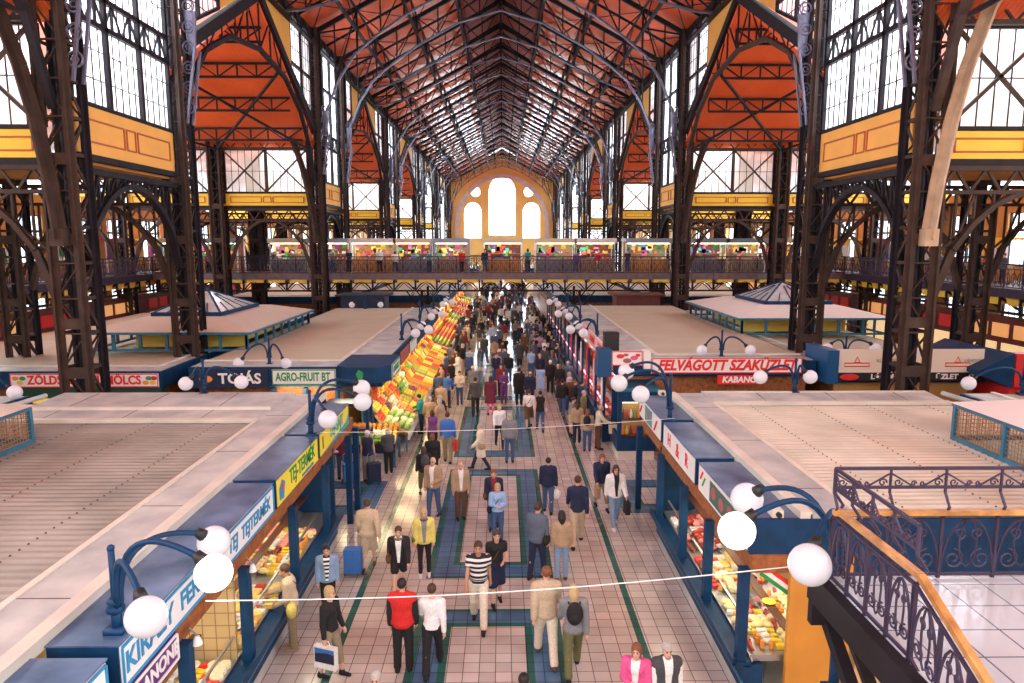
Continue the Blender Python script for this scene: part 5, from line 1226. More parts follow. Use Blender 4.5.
# shelves of oranges under the AGRO-FRUIT sign
t=thing('fruit_shelf','blue framed shelves of orange fruit crates under the AGRO-FRUIT BT. sign','shelf',(-7,25.3,0))
b=MB(); b.box(-1.1,1.1,-.25,.3,1.35,1.4); b.box(-1.1,1.1,-.1,.3,1.85,1.9); b.obj('shelf_board',WOOD,t); b=MB(); [b.box(x-.05,x+.05,-.3,.3,0,2.6) for x in(-1.15,1.15,0)]; b.obj('frame',BLUE,t)
area('stand_light',(-7,24.75,2.6),(0,.6,-1),2,.3,LSTAND*.8,(1,.7,.35))
for i in range(4):
    for z,k in((1.42,'orange'),(1.92,'tomato')): crate(-7.78+.53*i,25.2+.1,z+.03,0,k if i!=2 else 'lemon','on the shelves under the AGRO-FRUIT BT. sign, %s from the left'%ORD[i].replace('nearest','first'),False)
t=thing('blue_shelf_canopy','navy framed shelf canopy beside the lettuces','canopy',(-5.2,23.6,0)); b=MB(); b.box(-.75,.75,0,.8,2.25,2.36); b.box(-.75,.75,0,.8,1.35,1.4); b.obj('slab',NAVY,t); [MB().box(x-.05,x+.05,y-.05,y+.05,0,2.25).obj('post',BLUE,t) for x in(-.7,.7) for y in(.05,.75)]
for i in range(3): crate(-5.7+.5*i,24.0,1.43,0,'carrot' if i!=1 else 'orange','on the navy framed shelf, %s from the left'%ORD[i].replace('nearest','first'),False)
# meat counters, right side
PINK=mat('pink_tube',(.9,.5,.6),.5,emit=(1,.35,.5),es=3)
for i in range(14):
    y0=27+2.5*i if i<8 else 47.6+2.6*(i-8)+(1.5 if i>10 else 0)
    t=thing('meat_counter','navy glass meat counter with pink light, %s from the corner showcase on the right'%ORD[i].replace('nearest','first'),'counter',(4.1,y0,0),0,'meat counters on the right')
    b=MB(); b.box(0,.6,0,2.4,0,.85); b.box(-.1,0,0,2.4,.75,.85); b.obj('base',BLUE,t)
    b=MB(); b.box(.05,.9,.05,2.35,.86,.95); b.obj('tray',STEEL,t)
    MB().add([(0,.05,.86),(0,2.35,.86),(.12,2.35,1.35),(.12,.05,1.35)],[(0,1,2,3)]).obj('glass_front',CLEAR,t)
    b=MB(); b.box(.1,.16,.1,2.3,1.35,1.39); b.obj('strip_tube',PINK,t)
    b=MB(); b.box(-.05,.05,-.05,.05,0,3.0); b.obj('post',BLUE,t)
    if i<6:
        b=MB(); b.box(-.09,-.06,.0,.32,1.5,2.9); tag(b.obj('banner_panel',(WHITE,MATS['pink_sign'],RED)[i%3]),'x'); 
        o=COL.objects[-1]
        o.parent=t
        if 'label' in o: del o['label']
        area('counter_light',(4.5,y0+1.2,2.6),(-.2,0,-1),.4,2,LCASE*.9,(1,.62,.60))
    if i<4:
        for r_ in range(3):
            for k in range(8):
                kk=('ham','sausage','ham')[r_]; c=('pink_ham','red_sausage','red_sausage')[(r_+k//3)%3]
                o=place(kk,gm[kk],(4.25+.2*r_,y0+.25+.27*k,.955),(0,0,rr.uniform(-.4,.4)),(1.2,)*3,None,GC[c]); tag(o,'%s in the %s right meat counter'%(c.replace('_',' '),ORD[i].replace('nearest','first')),kk,'meat in the right meat counters')
        for k in range(7):
            o=place('hanging_salami',gm['sausage'],(4.55,y0+.3+.3*k,2.35),(0,PI/2,0),(1.6,1.3,1.3),None,GC['red_sausage']); tag(o,'salami hanging over the %s right meat counter'%ORD[i].replace('nearest','first'),'salami','salamis over the right meat counters')
    b=MB(); b.box(4.6,4.7,y0,y0+2.4,2.44,2.5); tag(b.obj('hanging_rail',STEEL),'steel hanging rail over the %s right meat counter'%ORD[i].replace('nearest','first'),'rail','hanging rails on the right')
# ---------------------------------------------------------------- people
def surface_net(sdf,lo,hi,h):
    xs_=[np.arange(lo[i],hi[i]+h,h) for i in range(3)]
    Gx,Gy,Gz=np.meshgrid(*xs_,indexing='ij'); P=np.stack([Gx.ravel(),Gy.ravel(),Gz.ravel()],1)
    V=sdf(P).reshape(Gx.shape); nx,ny,nz=V.shape; S_=V<0
    c=np.zeros((nx-1,ny-1,nz-1),int)
    cs=[(i,j,k) for i in(0,1) for j in(0,1) for k in(0,1)]
    for i,j,k in cs: c+=S_[i:nx-1+i,j:ny-1+j,k:nz-1+k]
    act=(c>0)&(c<8); idx=-np.ones(act.shape,int); A=np.argwhere(act); idx[act]=np.arange(len(A))
    pos=np.zeros((len(A),3)); cnt=np.zeros(len(A))
    for a in cs:
        for ax in range(3):
            if a[ax]: continue
            b_=list(a); b_[ax]=1
            va=V[A[:,0]+a[0],A[:,1]+a[1],A[:,2]+a[2]]; vb=V[A[:,0]+b_[0],A[:,1]+b_[1],A[:,2]+b_[2]]
            m=(va<0)!=(vb<0); t=np.where(m,va/(va-vb+1e-12),0)
            pt=np.tile(np.array(a,float),(len(A),1)); pt[:,ax]+=t
            pos[m]+=pt[m]; cnt[m]+=1
    pos/=np.maximum(cnt,1)[:,None]; vs=(A+pos)*h+np.array([x[0] for x in xs_])
    fs=[]
    for ax in range(3):
        o=[1 if q!=ax else 0 for q in range(3)]
        sl=[slice(1,-1) if q!=ax else slice(0,-1) for q in range(3)]
        a=S_[tuple(sl)]; sl2=[slice(1,-1) if q!=ax else slice(1,None) for q in range(3)]; b_=S_[tuple(sl2)]
        E=np.argwhere(a!=b_); 
        if not len(E): continue
        st_=a[tuple(E.T)]; E=E+np.array(o)
        u,v=[q for q in range(3) if q!=ax]; du=np.zeros(3,int); du[u]=1; dv=np.zeros(3,int); dv[v]=1
        q0=idx[tuple((E).T)];q1=idx[tuple((E-du).T)];q2=idx[tuple((E-du-dv).T)];q3=idx[tuple((E-dv).T)]
        F=np.stack([q0,q1,q2,q3],1); flip=st_ if ax!=1 else ~st_
        F[~flip]=F[~flip][:,::-1]; fs.append(F)
    F=np.concatenate(fs); F=F[(F>=0).all(1)]
    return vs,F
def cone(P,a,b_,ra,rb):
    a=np.array(a,float);b_=np.array(b_,float); d=b_-a; t=np.clip(((P-a)@d)/max(d@d,1e-9),0,1)
    return np.linalg.norm(P-a-t[:,None]*d,axis=1)-(ra+(rb-ra)*t)
def ell(P,c,r):
    q=(P-np.array(c))/np.array(r); k=np.linalg.norm(q,axis=1); return (k-1)*min(r)
def smin(a,b_,k=.03):
    h_=np.clip(.5+.5*(b_-a)/k,0,1); return b_+(a-b_)*h_-k*h_*(1-h_)
def pose_joints(p):
    """p: dict of angles (rad). facing -y. returns joints"""
    J={}; J['pel']=np.array([0,0,.95]); lean=p.get('lean',0)
    up=np.array([0,-math.sin(lean),math.cos(lean)]); J['chest']=J['pel']+up*.33; J['neck']=J['pel']+up*.53; J['head']=J['neck']+np.array([0,-.02-p.get('nod',0)*.06,.14])
    for s_,k in((-1,'R'),(1,'L')):
        hip=J['pel']+np.array([s_*.09,0,-.03]); a=p.get('thigh'+k,0); kn=p.get('knee'+k,0.03); J['hip'+k]=hip
        knee=hip+.44*np.array([s_*.03,-math.sin(a),-math.cos(a)]); b_=a-kn; ank=knee+.42*np.array([s_*.0,-math.sin(b_),-math.cos(b_)])
        J['knee'+k]=knee; J['ank'+k]=ank
        sh=J['neck']+np.array([s_*.18,0.01,-.07]); sw=p.get('arm'+k,0); ab=p.get('abd'+k,.10); el=sh+.29*np.array([s_*math.sin(ab),-math.sin(sw)*math.cos(ab),-math.cos(sw)*math.cos(ab)])
        e=p.get('elb'+k,.2); f=sw+e; inn=p.get('in'+k,0); wr=el+.25*np.array([s_*(math.sin(ab)*.6-math.sin(inn)),-math.sin(f)*math.cos(inn),-math.cos(f)*math.cos(inn)])
        J['sh'+k]=sh;J['el'+k]=el;J['wr'+k]=wr; J['hd'+k]=(wr-el)/np.linalg.norm(wr-el)
    low=min(J['ankR'][2],J['ankL'][2]); dz=.085-low
    for k in J:
        if not k.startswith('hd'): J[k]=J[k]+np.array([0,0,dz])
    return J
def f_body(J,fem):
    def f(P):
        h=J['head']; n=J['neck']
        d=ell(P,h+[0,.012,.03],(.074,.092,.098)); d=smin(d,ell(P,h+[0,-.03,-.045],(.052,.06,.062)),.03)
        d=smin(d,cone(P,h+[0,-.098,.002],h+[0,-.116,-.018],.007,.013),.012)   # nose
        for s_ in(-1,1): d=smin(d,ell(P,h+[s_*.076,.012,0],(.012,.02,.03)),.008)
        d=smin(d,cone(P,n+[0,.0,-.04],h+[0,.012,-.05],.052,.050),.03)
        d=smin(d,cone(P,J['chest']+[-.06,0,0],J['chest']+[.06,0,0],.10,.10),.06); d=smin(d,cone(P,n+[-.12,.01,-.08],n+[.12,.01,-.08],.05,.05),.05)
        d=smin(d,cone(P,J['pel']+[-.05,0,0],J['pel']+[.05,0,0],.105,.105),.08)
        for k in 'RL':
            d=smin(d,cone(P,J['sh'+k],J['el'+k],.048,.036),.04); d=smin(d,cone(P,J['el'+k],J['wr'+k],.036,.024),.02)
            hd=J['hd'+k]; d=smin(d,cone(P,J['wr'+k],J['wr'+k]+hd*.07,.023,.033),.015)
            d=smin(d,cone(P,J['hip'+k],J['knee'+k],.075,.05),.04); d=smin(d,cone(P,J['knee'+k],J['ank'+k],.05,.033),.02)
            d=smin(d,ell(P,J['knee'+k]*.68+J['ank'+k]*.32+[0,.022,0],(.04,.042,.09)),.03)
            d=smin(d,cone(P,J['ank'+k]+[0,.02,-.04],J['ank'+k]+[0,-.13,-.055],.035,.026),.02)
        return d
    return f
def box_bounds(J,m=.17):
    A=np.array([v for k,v in J.items() if not k.startswith('hd')]); return A.min(0)-m,A.max(0)+np.array([m,m,m])
def fingers(J):
    mb=MB()
    for k,s_ in(('R',-1),('L',1)):
        hd=Vector(J['hd'+k]); w_=Vector(J['wr'+k])+hd*.075; side=hd.cross(Vector((s_,0,0))); 
        if side.length<.1: side=Vector((0,1,0))
        side.normalize(); inn=side.cross(hd).normalized()
        if inn.x*s_>0: inn=-inn
        for i,(o,l) in enumerate(((-.028,.062),(-.009,.072),(.010,.068),(.028,.052))):
            a=w_+side*o; b_=a+hd*l*.5+inn*.006; c=b_+hd*l*.38+inn*.022; mb.tube([a-hd*.02,a,b_,c],.008,6,rs=[.010,.010,.0088,.0068])
        a=Vector(J['wr'+k])+hd*.03+side*-.03; mb.tube([a+side*.01,a-side*.022+hd*.02+inn*.01,a-side*.03+hd*.048+inn*.018],.01,6,rs=[.012,.0105,.008])
    return mb
def f_top(J,kind,fem):
    hem={'jacket':-.10,'coat':-.42,'shirt':-.06,'tee':-.05,'vest':-.07,'dress':-.50,'blouse':-.03}[kind]; th={'jacket':.030,'coat':.034,'shirt':.016,'tee':.014,'vest':.026,'dress':.016,'blouse':.014}[kind]
    sl={'tee':.45,'vest':0,'dress':.5}.get(kind,1); slf={'tee':0,'vest':0,'dress':0}.get(kind,.93)
    def f(P):
        c=J['chest'];n=J['neck'];p=J['pel']
        d=ell(P,c+[0,0,.05],(.185+th-(.015 if fem else 0),.125+th*.8,.21)); d=smin(d,cone(P,n+[-.13,.01,-.075],n+[.13,.01,-.075],.058+th*.6,.058+th*.6),.05)
        if fem: 
            for s_ in(-1,1): d=smin(d,ell(P,c+[s_*.07,-.095,.06],(.062,.06,.065)),.03)
        d=smin(d,ell(P,p+[0,0,.13],(.155+th-(.02 if fem else 0),.115+th*.8,.17)),.06)
        d=smin(d,ell(P,p+[0,0,-.02],(.170+th,.125+th,.14)),.05)
        if hem<-.2: d=smin(d,cone(P,p+[-.06,0,0],p+[-.09,0,hem],.14,.14+th),.05); d=smin(d,cone(P,p+[.06,0,0],p+[.09,0,hem],.14,.14+th),.05)
        d=np.maximum(d,(p[2]+hem)-P[:,2]); d=np.maximum(d,P[:,2]-(n[2]+(.045 if kind in('jacket','coat','shirt','vest') else -.0)))
        hole=ell(P,n+[0,-.03,.03],(.062,.075,.06)); d=np.maximum(d,-hole)
        for k in 'RL':
            if sl>0:
                e=J['sh'+k]+(J['el'+k]-J['sh'+k])*min(1,sl); d=smin(d,cone(P,J['sh'+k],e,.058+th,.046+th*.9),.035)
            if slf>0:
                e=J['el'+k]+(J['wr'+k]-J['el'+k])*slf; d=smin(d,cone(P,J['el'+k],e,.046+th*.9,.034+th*.8),.02)
        return d
    return f
def f_bot(J,kind,fem):
    ln={'trousers':1.9,'jeans':1.9,'shorts':.55,'skirt':.0,'capri':1.5,'leggings':1.9}[kind]; th={'trousers':.018,'jeans':.012,'shorts':.02,'skirt':.02,'capri':.016,'leggings':.006}[kind]
    def f(P):
        p=J['pel']; d=ell(P,p+[0,0,0],(.158+th,.118+th,.13))
        if kind=='skirt':
            for k in 'RL': d=smin(d,cone(P,J['hip'+k],J['hip'+k]+(J['knee'+k]-J['hip'+k])*1.02,.105,.115),.10)
            z=min(J['kneeR'][2],J['kneeL'][2])-.02; return np.maximum(np.maximum(d,z-P[:,2]),P[:,2]-(p[2]+.1))
        for k in 'RL':
            e=J['hip'+k]+(J['knee'+k]-J['hip'+k])*min(1,ln if ln<1 else 1); d=smin(d,cone(P,J['hip'+k]+[0,0,-.03],e,.092+th,.055+th*1.2+(.02 if ln<1 else 0)),.03)
            if ln>1:
                e=J['knee'+k]+(J['ank'+k]-J['knee'+k])*(ln-1)*1.03; d=smin(d,cone(P,J['knee'+k],e,.054+th*1.2,.042+th*1.6),.025)
        return np.maximum(d,P[:,2]-(p[2]+.10))
    return f
def f_hair(J,kind):
    def f(P):
        h=J['head']; d=ell(P,h+[0,.022,.045],(.086,.098,.098)); face=ell(P,h+[0,-.115,-.035],(.072,.085,.095)); 
        if kind=='short': d=np.maximum(d,(h[2]-.02)-P[:,2]-(P[:,1]-h[1])*.9)
        elif kind=='bob': d=smin(d,ell(P,h+[0,.035,-.03],(.09,.075,.11)),.03)
        elif kind=='long': d=smin(d,ell(P,h+[0,.035,-.03],(.092,.075,.11)),.03); d=smin(d,cone(P,h+[0,.06,-.05],h+[0,.095,-.27],.085,.055),.04)
        elif kind=='bald': d=np.maximum(ell(P,h+[0,.03,.0],(.082,.088,.075)),P[:,2]-(h[2]+.03)); 
        elif kind=='bun': d=smin(np.maximum(d,(h[2]-.03)-P[:,2]-(P[:,1]-h[1])*.9),ell(P,h+[0,.11,.08],(.035,.035,.035)),.02)
        d=np.maximum(d,-face); neckcut=cone(P,h+[0,.01,-.05],h+[0,.01,-.3],.045,.045)
        return d
    return f
def f_hat(J):
    return lambda P: np.minimum(np.maximum(ell(P,J['head']+[0,.015,.06],(.094,.108,.085)),(J['head'][2]+.05)-P[:,2]),ell(P,J['head']+[0,-.02,.055],(.12,.15,.012)))
def f_shoe(J,k):
    a=J['ank'+k]; return lambda P: np.maximum(smin(cone(P,a+[0,.03,-.045],a+[0,-.15,-.055],.045,.034),cone(P,a+[0,.01,.0],a+[0,.01,-.04],.048,.045),.02),(a[2]-.085)-P[:,2])
POSES={'stand':dict(thighR=.03,thighL=-.03,armR=.05,armL=-.02,elbR=.25,elbL=.2),
'walk':dict(thighR=.42,kneeR=.10,thighL=-.20,kneeL=.30,armR=-.30,elbR=.15,armL=.38,elbL=.45,lean=.04),
'walkb':dict(thighL=.42,kneeL=.10,thighR=-.20,kneeR=.30,armL=-.30,elbL=.15,armR=.38,elbR=.45,lean=.04),
'stroll':dict(thighR=.20,kneeR=.05,thighL=-.12,kneeL=.15,armR=.0,elbR=.2,armL=.1,elbL=1.35,inL=.5,lean=.02),
'carry':dict(thighL=.22,kneeL=.06,thighR=-.10,kneeR=.18,armR=.02,elbR=.10,abdR=.16,armL=.1,elbL=.3,lean=.03),
'fold':dict(thighR=.05,thighL=-.05,armR=.15,elbR=1.5,inR=.7,armL=.15,elbL=1.4,inL=.7,nod=.3),
'reach':dict(thighR=.05,thighL=-.02,armR=.55,elbR=.7,armL=.1,elbL=.9,inL=.3,lean=.12,nod=.6),
'pull':dict(thighR=.30,kneeR=.08,thighL=-.15,kneeL=.25,armR=-.35,elbR=.05,abdR=.25,armL=.1,elbL=.4,lean=.06)}
JJ={k:pose_joints(p) for k,p in POSES.items()}
FIGC={}
def fig_mesh(part,pose,kind,fem,h):
    key=(part,pose,kind,fem,h)
    if key in FIGC: return FIGC[key]
    J=JJ[pose]; lo,hi=box_bounds(J)
    if part=='body': f=f_body(J,fem)
    elif part=='top': f=f_top(J,kind,fem); lo=lo.copy(); lo[2]=J['pel'][2]-.6
    elif part=='sleeves':
        def f(P):
            d=np.full(len(P),9.)
            for k in 'RL': d=np.minimum(d,cone(P,J['sh'+k]+(J['el'+k]-J['sh'+k])*.25,J['el'+k],.090,.076)); d=smin(d,cone(P,J['el'+k],J['el'+k]+(J['wr'+k]-J['el'+k])*.93,.076,.062),.02)
            return d
    elif part=='front':
        ft=f_top(J,kind,fem); c_=J['chest']; zl=J['pel'][2]-.04
        f=lambda P: np.maximum(np.maximum(ft(P)-.007,np.abs(P[:,0])-np.clip(.028+.085*(P[:,2]-zl),.02,.09)),np.maximum(P[:,1]-(c_[1]-.02),zl-P[:,2])); lo=lo.copy(); lo[2]=zl-.05; lo[0]=-.15; hi=hi.copy(); hi[0]=.15; hi[2]=J['neck'][2]+.1
    elif part=='bottom': f=f_bot(J,kind,fem); hi=hi.copy(); hi[2]=J['pel'][2]+.2
    elif part=='hair': f=f_hair(J,kind); lo=J['head']-.2; lo[2]-=.25; hi=J['head']+.2
    elif part=='hat': f=f_hat(J); lo=J['head']-.2; hi=J['head']+.2
    elif part=='shoe': f=f_shoe(J,kind); lo=J['ank'+kind]-.24; hi=J['ank'+kind]+.14
    hh=h*(.6 if part in('hair','shoe','hat','front') else 1)
    vs,F=surface_net(f,lo,hi,hh); mb=MB(); mb.v=[tuple(v) for v in vs.tolist()]; mb.f=[tuple(q) for q in F.tolist()]; mb.mi=[0]*len(mb.f)
    if part=='body' and h<.02: 
        fg=fingers(J); mb.add(fg.v,fg.f)
    FIGC[key]=mb.mesh({'top':'garment','bottom':'lower_garment'}.get(part,part),[WHITE],True); return FIGC[key]
SKIN=[mat('skin_fair',(.66,.40,.29),.55),mat('skin_tan',(.50,.28,.18),.55),mat('skin_pale',(.74,.50,.40),.55)]
HAIRC={n:mat('hair_'+n,c,.6,0,.2,40.) for n,c in dict(black=(.012,.01,.01),brown=(.06,.03,.015),blonde=(.50,.37,.19),grey=(.40,.39,.38),auburn=(.20,.07,.03),white=(.70,.68,.65)).items()}
CL={}
def cloth(n):
    if n in CL: return CL[n]
    c={'black':(.012,.012,.015),'navy':(.012,.02,.06),'denim':(.05,.10,.22),'lightdenim':(.20,.32,.50),'white':(.80,.80,.82),'beige':(.52,.42,.30),'tan':(.40,.28,.18),'brown':(.12,.06,.03),'khaki':(.28,.24,.15),'red':(.60,.02,.02),'darkred':(.22,.02,.04),'purple':(.16,.05,.22),'pink':(.70,.10,.30),'teal':(.02,.28,.28),'blue':(.04,.16,.50),'lightblue':(.30,.48,.78),'grey':(.22,.23,.25),'darkgrey':(.06,.065,.075),'greyblue':(.10,.13,.19),'yellow':(.72,.62,.16),'green':(.08,.25,.10),'olive':(.14,.14,.06),'cream':(.75,.68,.55),'lilac':(.55,.40,.65),'maroon':(.14,.02,.05),'orange':(.7,.25,.04)}[n]
    CL[n]=mat('cloth_'+n,c,.85,0,.15,30.); return CL[n]
def stripes():
    m=bpy.data.materials.new('striped_cloth'); m.use_nodes=True; N=m.node_tree.nodes; L=m.node_tree.links; b_=N['Principled BSDF']; b_.inputs['Roughness'].default_value=.8
    tc=N.new('ShaderNodeTexCoord'); sp=N.new('ShaderNodeSeparateXYZ'); L.new(tc.outputs['Object'],sp.inputs[0])
    a=N.new('ShaderNodeMath'); a.operation='DIVIDE'; a.inputs[1].default_value=.10; L.new(sp.outputs[2],a.inputs[0]); fr=N.new('ShaderNodeMath'); fr.operation='FRACT'; L.new(a.outputs[0],fr.inputs[0])
    g=N.new('ShaderNodeMath'); g.operation='GREATER_THAN'; g.inputs[1].default_value=.5; L.new(fr.outputs[0],g.inputs[0]); mx=N.new('ShaderNodeMix'); mx.data_type='RGBA'; mx.inputs[6].default_value=(.012,.015,.03,1); mx.inputs[7].default_value=(.8,.8,.8,1)
    L.new(g.outputs[0],mx.inputs[0]); L.new(mx.outputs[2],b_.inputs['Base Color']); CL['striped']=m
stripes()
EYEM=mat('eye_dark',(.02,.015,.01),.3); LIP=mat('lip',(.42,.12,.10),.5)
eye_me=MB().ball((0,0,0),.011,8,6,sc=(1.3,.6,.8)).mesh('eye',[EYEM],True); brow_me=MB().box(-.018,.018,-.004,.004,-.003,.003).mesh('eyebrow',[HAIRC['brown']]); mouth_me=MB().ball((0,0,0),.02,8,6,sc=(1,.35,.3)).mesh('mouth',[LIP],True)
def bagmesh(kind):
    m=MB()
    if kind=='shopping': m.prism([(-.16,-.06,0),(.16,-.06,0),(.14,-.06,-.34),(-.14,-.06,-.34)],(0,.12,0)); m.tube([(-.09,0,0),(-.07,0,.09),(0,0,.12),(.07,0,.09),(.09,0,0)],.008,5)
    elif kind=='shoulder': m.ball((0,0,-.12),.15,12,8,sc=(.5,1,.8)); m.tube([(0,-.1,-.05),(0,-.06,.12),(0,.06,.12),(0,.1,-.05)],.01,5)
    elif kind=='plastic': m.ball((0,0,-.16),.15,10,8,sc=(.9,.7,1.1)); m.tube([(-.05,0,-.02),(-.02,0,.06),(.02,0,.06),(.05,0,-.02)],.008,5)
    elif kind=='backpack': m.ball((0,0,0),.19,12,10,sc=(.8,.5,1.15)); m.ball((0,.07,-.06),.12,10,8,sc=(.9,.5,.8)); [m.tube([(s_*.1,-.06,.16),(s_*.11,-.2,.16),(s_*.10,-.24,.0),(s_*.1,-.12,-.12)],.016,5) for s_ in(-1,1)]
    elif kind=='poster': m.prism([(-.02,-.22,0),(-.02,.22,0),(-.02,.22,-.42),(-.02,-.22,-.42)],(.10,0,0)); m.tube([(.03,-.1,0),(.03,-.06,.10),(.03,.06,.10),(.03,.1,0)],.008,5)
    return m.mesh('bag_'+kind,[WHITE],kind in('shoulder','plastic','backpack'))
BAGS={}
PN=[0]
def person(x,y,face,pose,H,top,topc,bot,botc,hair,hairc,label,group=None,fem=False,lod=.014,skin=0,shoes='black',hat=None,extra=()):
    """face: direction looked at, degrees; 0 = towards the camera (-y), 180 = away, 90 = +x"""
    t=thing('person',label,'person',(x,y,0),math.radians(face),group); J=JJ[pose]
    k=H/(J['head'][2]+.125); t.scale=(k,k,k)
    P_=lambda part,kind,m,nm=None: place(nm or part,fig_mesh(part,pose,kind,fem,lod),parent=t,mat=m)
    P_('body','',SKIN[skin]); P_('bottom',bot,cloth(botc),{'skirt':'skirt','shorts':'shorts'}.get(bot,'trousers')); P_('top',top,cloth(topc) if topc!='striped' else CL['striped'],{'tee':'shirt','blouse':'shirt','vest':'waistcoat'}.get(top,top))
    if hair: P_('hair',hair,HAIRC[hairc])
    if hat: P_('hat','',cloth(hat))
    if lod<.03:
        for q in 'RL': P_('shoe',q,cloth(shoes))
    if lod<.02:
        h=J['head']
        for s_ in(-1,1): place('eye',eye_me,(s_*.030,h[1]-.083,h[2]+.012),parent=t); place('eyebrow',brow_me,(s_*.030,h[1]-.090,h[2]+.034),parent=t)
        place('mouth',mouth_me,(0,h[1]-.088,h[2]-.045),parent=t)
    R_=Matrix.Rotation(math.radians(face),4,'Z')
    for e in extra:
        kind,col,where,lab=e[:4]
        if kind=='strap':
            a=J['sh'+where]; b_=J['pel']; s_=-1 if where=='R' else 1; o_='L' if where=='R' else 'R'
            m=MB(); pts=[]
            for q in range(13):
                an=2*PI*q/12; u=.5+.5*math.cos(an); xx=s_*(.12*u-.17*(1-u)); zz=(a[2]+.06)*u+(b_[2]+.05)*(1-u); yy=-.15*math.sin(an); pts.append((xx,yy+J['chest'][1]*.5,zz))
            m.tube(pts[:-1],.011,5,closed=True); m.obj('bag_strap',cloth(col),t); continue
        if kind=='scarf':
            n=J['neck']; MB().tube([(.085*math.cos(q*PI/6),n[1]-.02+.085*math.sin(q*PI/6),n[2]+.0-.02*math.sin(q*PI/6)*-1) for q in range(12)],.035,7,closed=True).obj('scarf',cloth(col),t,True); continue
        if kind=='collar_front': place('shirt_front',fig_mesh('front',pose,top,fem,lod),parent=t,mat=cloth(col)); continue
        if kind=='sleeves': place('sleeve',fig_mesh('sleeves',pose,top,fem,lod),parent=t,mat=cloth(col)); continue
        if kind=='shoulder_patch':
            for s_,kk in((-1,'R'),(1,'L')): MB().ball(tuple((J['sh'+kk]+J['el'+kk])/2+np.array([s_*.012,.035,.05])),.075,10,8,sc=(.75,.75,1.6)).obj('sleeve_panel',cloth(col),t,True)
            continue
        if kind=='belt': MB().tube([((.168)*math.cos(q*PI/8),(.127)*math.sin(q*PI/8)+J['pel'][1],J['pel'][2]+.055) for q in range(16)],.016,6,closed=True).obj('belt',cloth(col),t,True); continue
        if kind=='glasses': h=J['head']; m=MB(); [m.ball((s_*.032,h[1]-.093,h[2]+.01),.019,8,6,sc=(1,.3,.75)) for s_ in(-1,1)]; m.bar((-.07,h[1]-.09,h[2]+.015),(.07,h[1]-.09,h[2]+.015),.005); m.obj('sunglasses',BLACK,t); continue
        if kind not in BAGS: BAGS[kind]=bagmesh(kind)
        if where in'RL': pl=J['wr'+where]+J['hd'+where]*.09+np.array([0,0,-.05 if kind!='poster' else -.06])
        elif where=='back': pl=J['chest']+np.array([0,.21,.02])
        elif where=='sideR': pl=J['pel']+np.array([-.24,0.02,.12])
        elif where=='sideL': pl=J['pel']+np.array([.24,0.02,.12])
        w_=R_@Vector([v*k for v in pl]); rx=0
        o=place({'shopping':'shopping_bag','shoulder':'shoulder_bag','plastic':'plastic_bag','backpack':'backpack','poster':'picture_bag'}[kind],BAGS[kind],(x+w_.x,y+w_.y,w_.z),(0,0,math.radians(face)+(PI/2 if kind in('shopping',) else 0)),(k,k,k),None,cloth(col)); tag(o,lab,'bag')
        if kind=='poster':
            m=MB(); m.prism([(-.024,-.2,-.03),(-.024,.2,-.03),(-.024,.2,-.2),(-.024,-.2,-.2)],(.002,0,0)); m.obj('picture_sky',cloth('blue'),o)
            m=MB(); m.prism([(-.026,-.2,-.12),(-.026,-.05,-.10),(-.026,.2,-.14),(-.026,.2,-.3),(-.026,-.2,-.3)],(.002,0,0)); m.obj('picture_hills',cloth('navy'),o)
    return t
B=(('black','black shoulder bag'))
person(-3.93,12.81,-80,'reach',1.74,'shirt','beige','trousers','khaki','short','brown','man in beige shirt with black strap and yellow bag at the left counter',skin=1,shoes='tan',extra=[('strap','black','L',''),('plastic','yellow','sideL','bunched yellow bag on the hip of the man at the left counter')])
person(-3.55,14.05,10,'stand',1.56,'jacket','lightdenim','leggings','black','short','black','woman in denim jacket and striped top walking beside the left counter',fem=True,extra=[('collar_front','striped','','')])
person(-2.98,11.92,70,'carry',1.74,'blouse','black','capri','khaki','bob','blonde','woman in black top and pale headband carrying a picture bag',fem=True,shoes='black',extra=[('poster','white','R','white bag with a blue mountain picture carried by the woman in black')])
person(-3.1,16.16,182,'pull',1.74,'jacket','beige','skirt','beige','short','brown','person in beige cardigan and skirt pulling a blue trolley',fem=True,shoes='brown')
person(-2.17,14.89,5,'walk',1.62,'jacket','black','shorts','black','bun','brown','woman in black jacket, white top, patterned scarf and black shorts',fem=True,extra=[('collar_front','white','',''),('scarf','olive','',''),('shoulder','brown','sideR','small brown bag of the woman in black shorts')])
person(-1.69,12.06,178,'stand',1.80,'jacket','red','trousers','black','short','black','man in red jacket with black sleeves seen from behind',shoes='black',extra=[('sleeves','black','','')])
person(-1.15,12.05,180,'walk',1.69,'blouse','white','trousers','black','short','brown','person in white long-sleeved top and black trousers seen from behind',fem=True,shoes='black')
person(-1.71,15.79,8,'stand',1.68,'jacket','yellow','leggings','black','bob','blonde','woman in yellow cardigan and grey top with black leggings',fem=True,shoes='white',extra=[('collar_front','grey','',''),('scarf','darkgrey','',''),('shoulder','olive','sideR','olive handbag of the woman in yellow')])
person(-.36,13.65,0,'walkb',1.81,'tee','striped','trousers','cream','short','brown','man in black and white striped shirt and cream trousers',skin=1,extra=[('belt','brown','','')])
person(-.0,14.46,12,'stroll',1.70,'tee','black','skirt','navy','bun','brown','woman in black tee and dark skirt behind the striped-shirt man',fem=True,extra=[('strap','brown','L','')])
person(-1.84,19.4,-15,'stroll',1.78,'jacket','tan','jeans','denim','bald','grey','man with glasses in olive tan jacket and jeans',extra=[('collar_front','white','',''),('glasses','','','')])
person(-1.06,19.24,12,'stand',1.70,'jacket','tan','trousers','brown','bald','white','bald man in tan jacket over white shirt with brown trousers',extra=[('collar_front','white','','')])
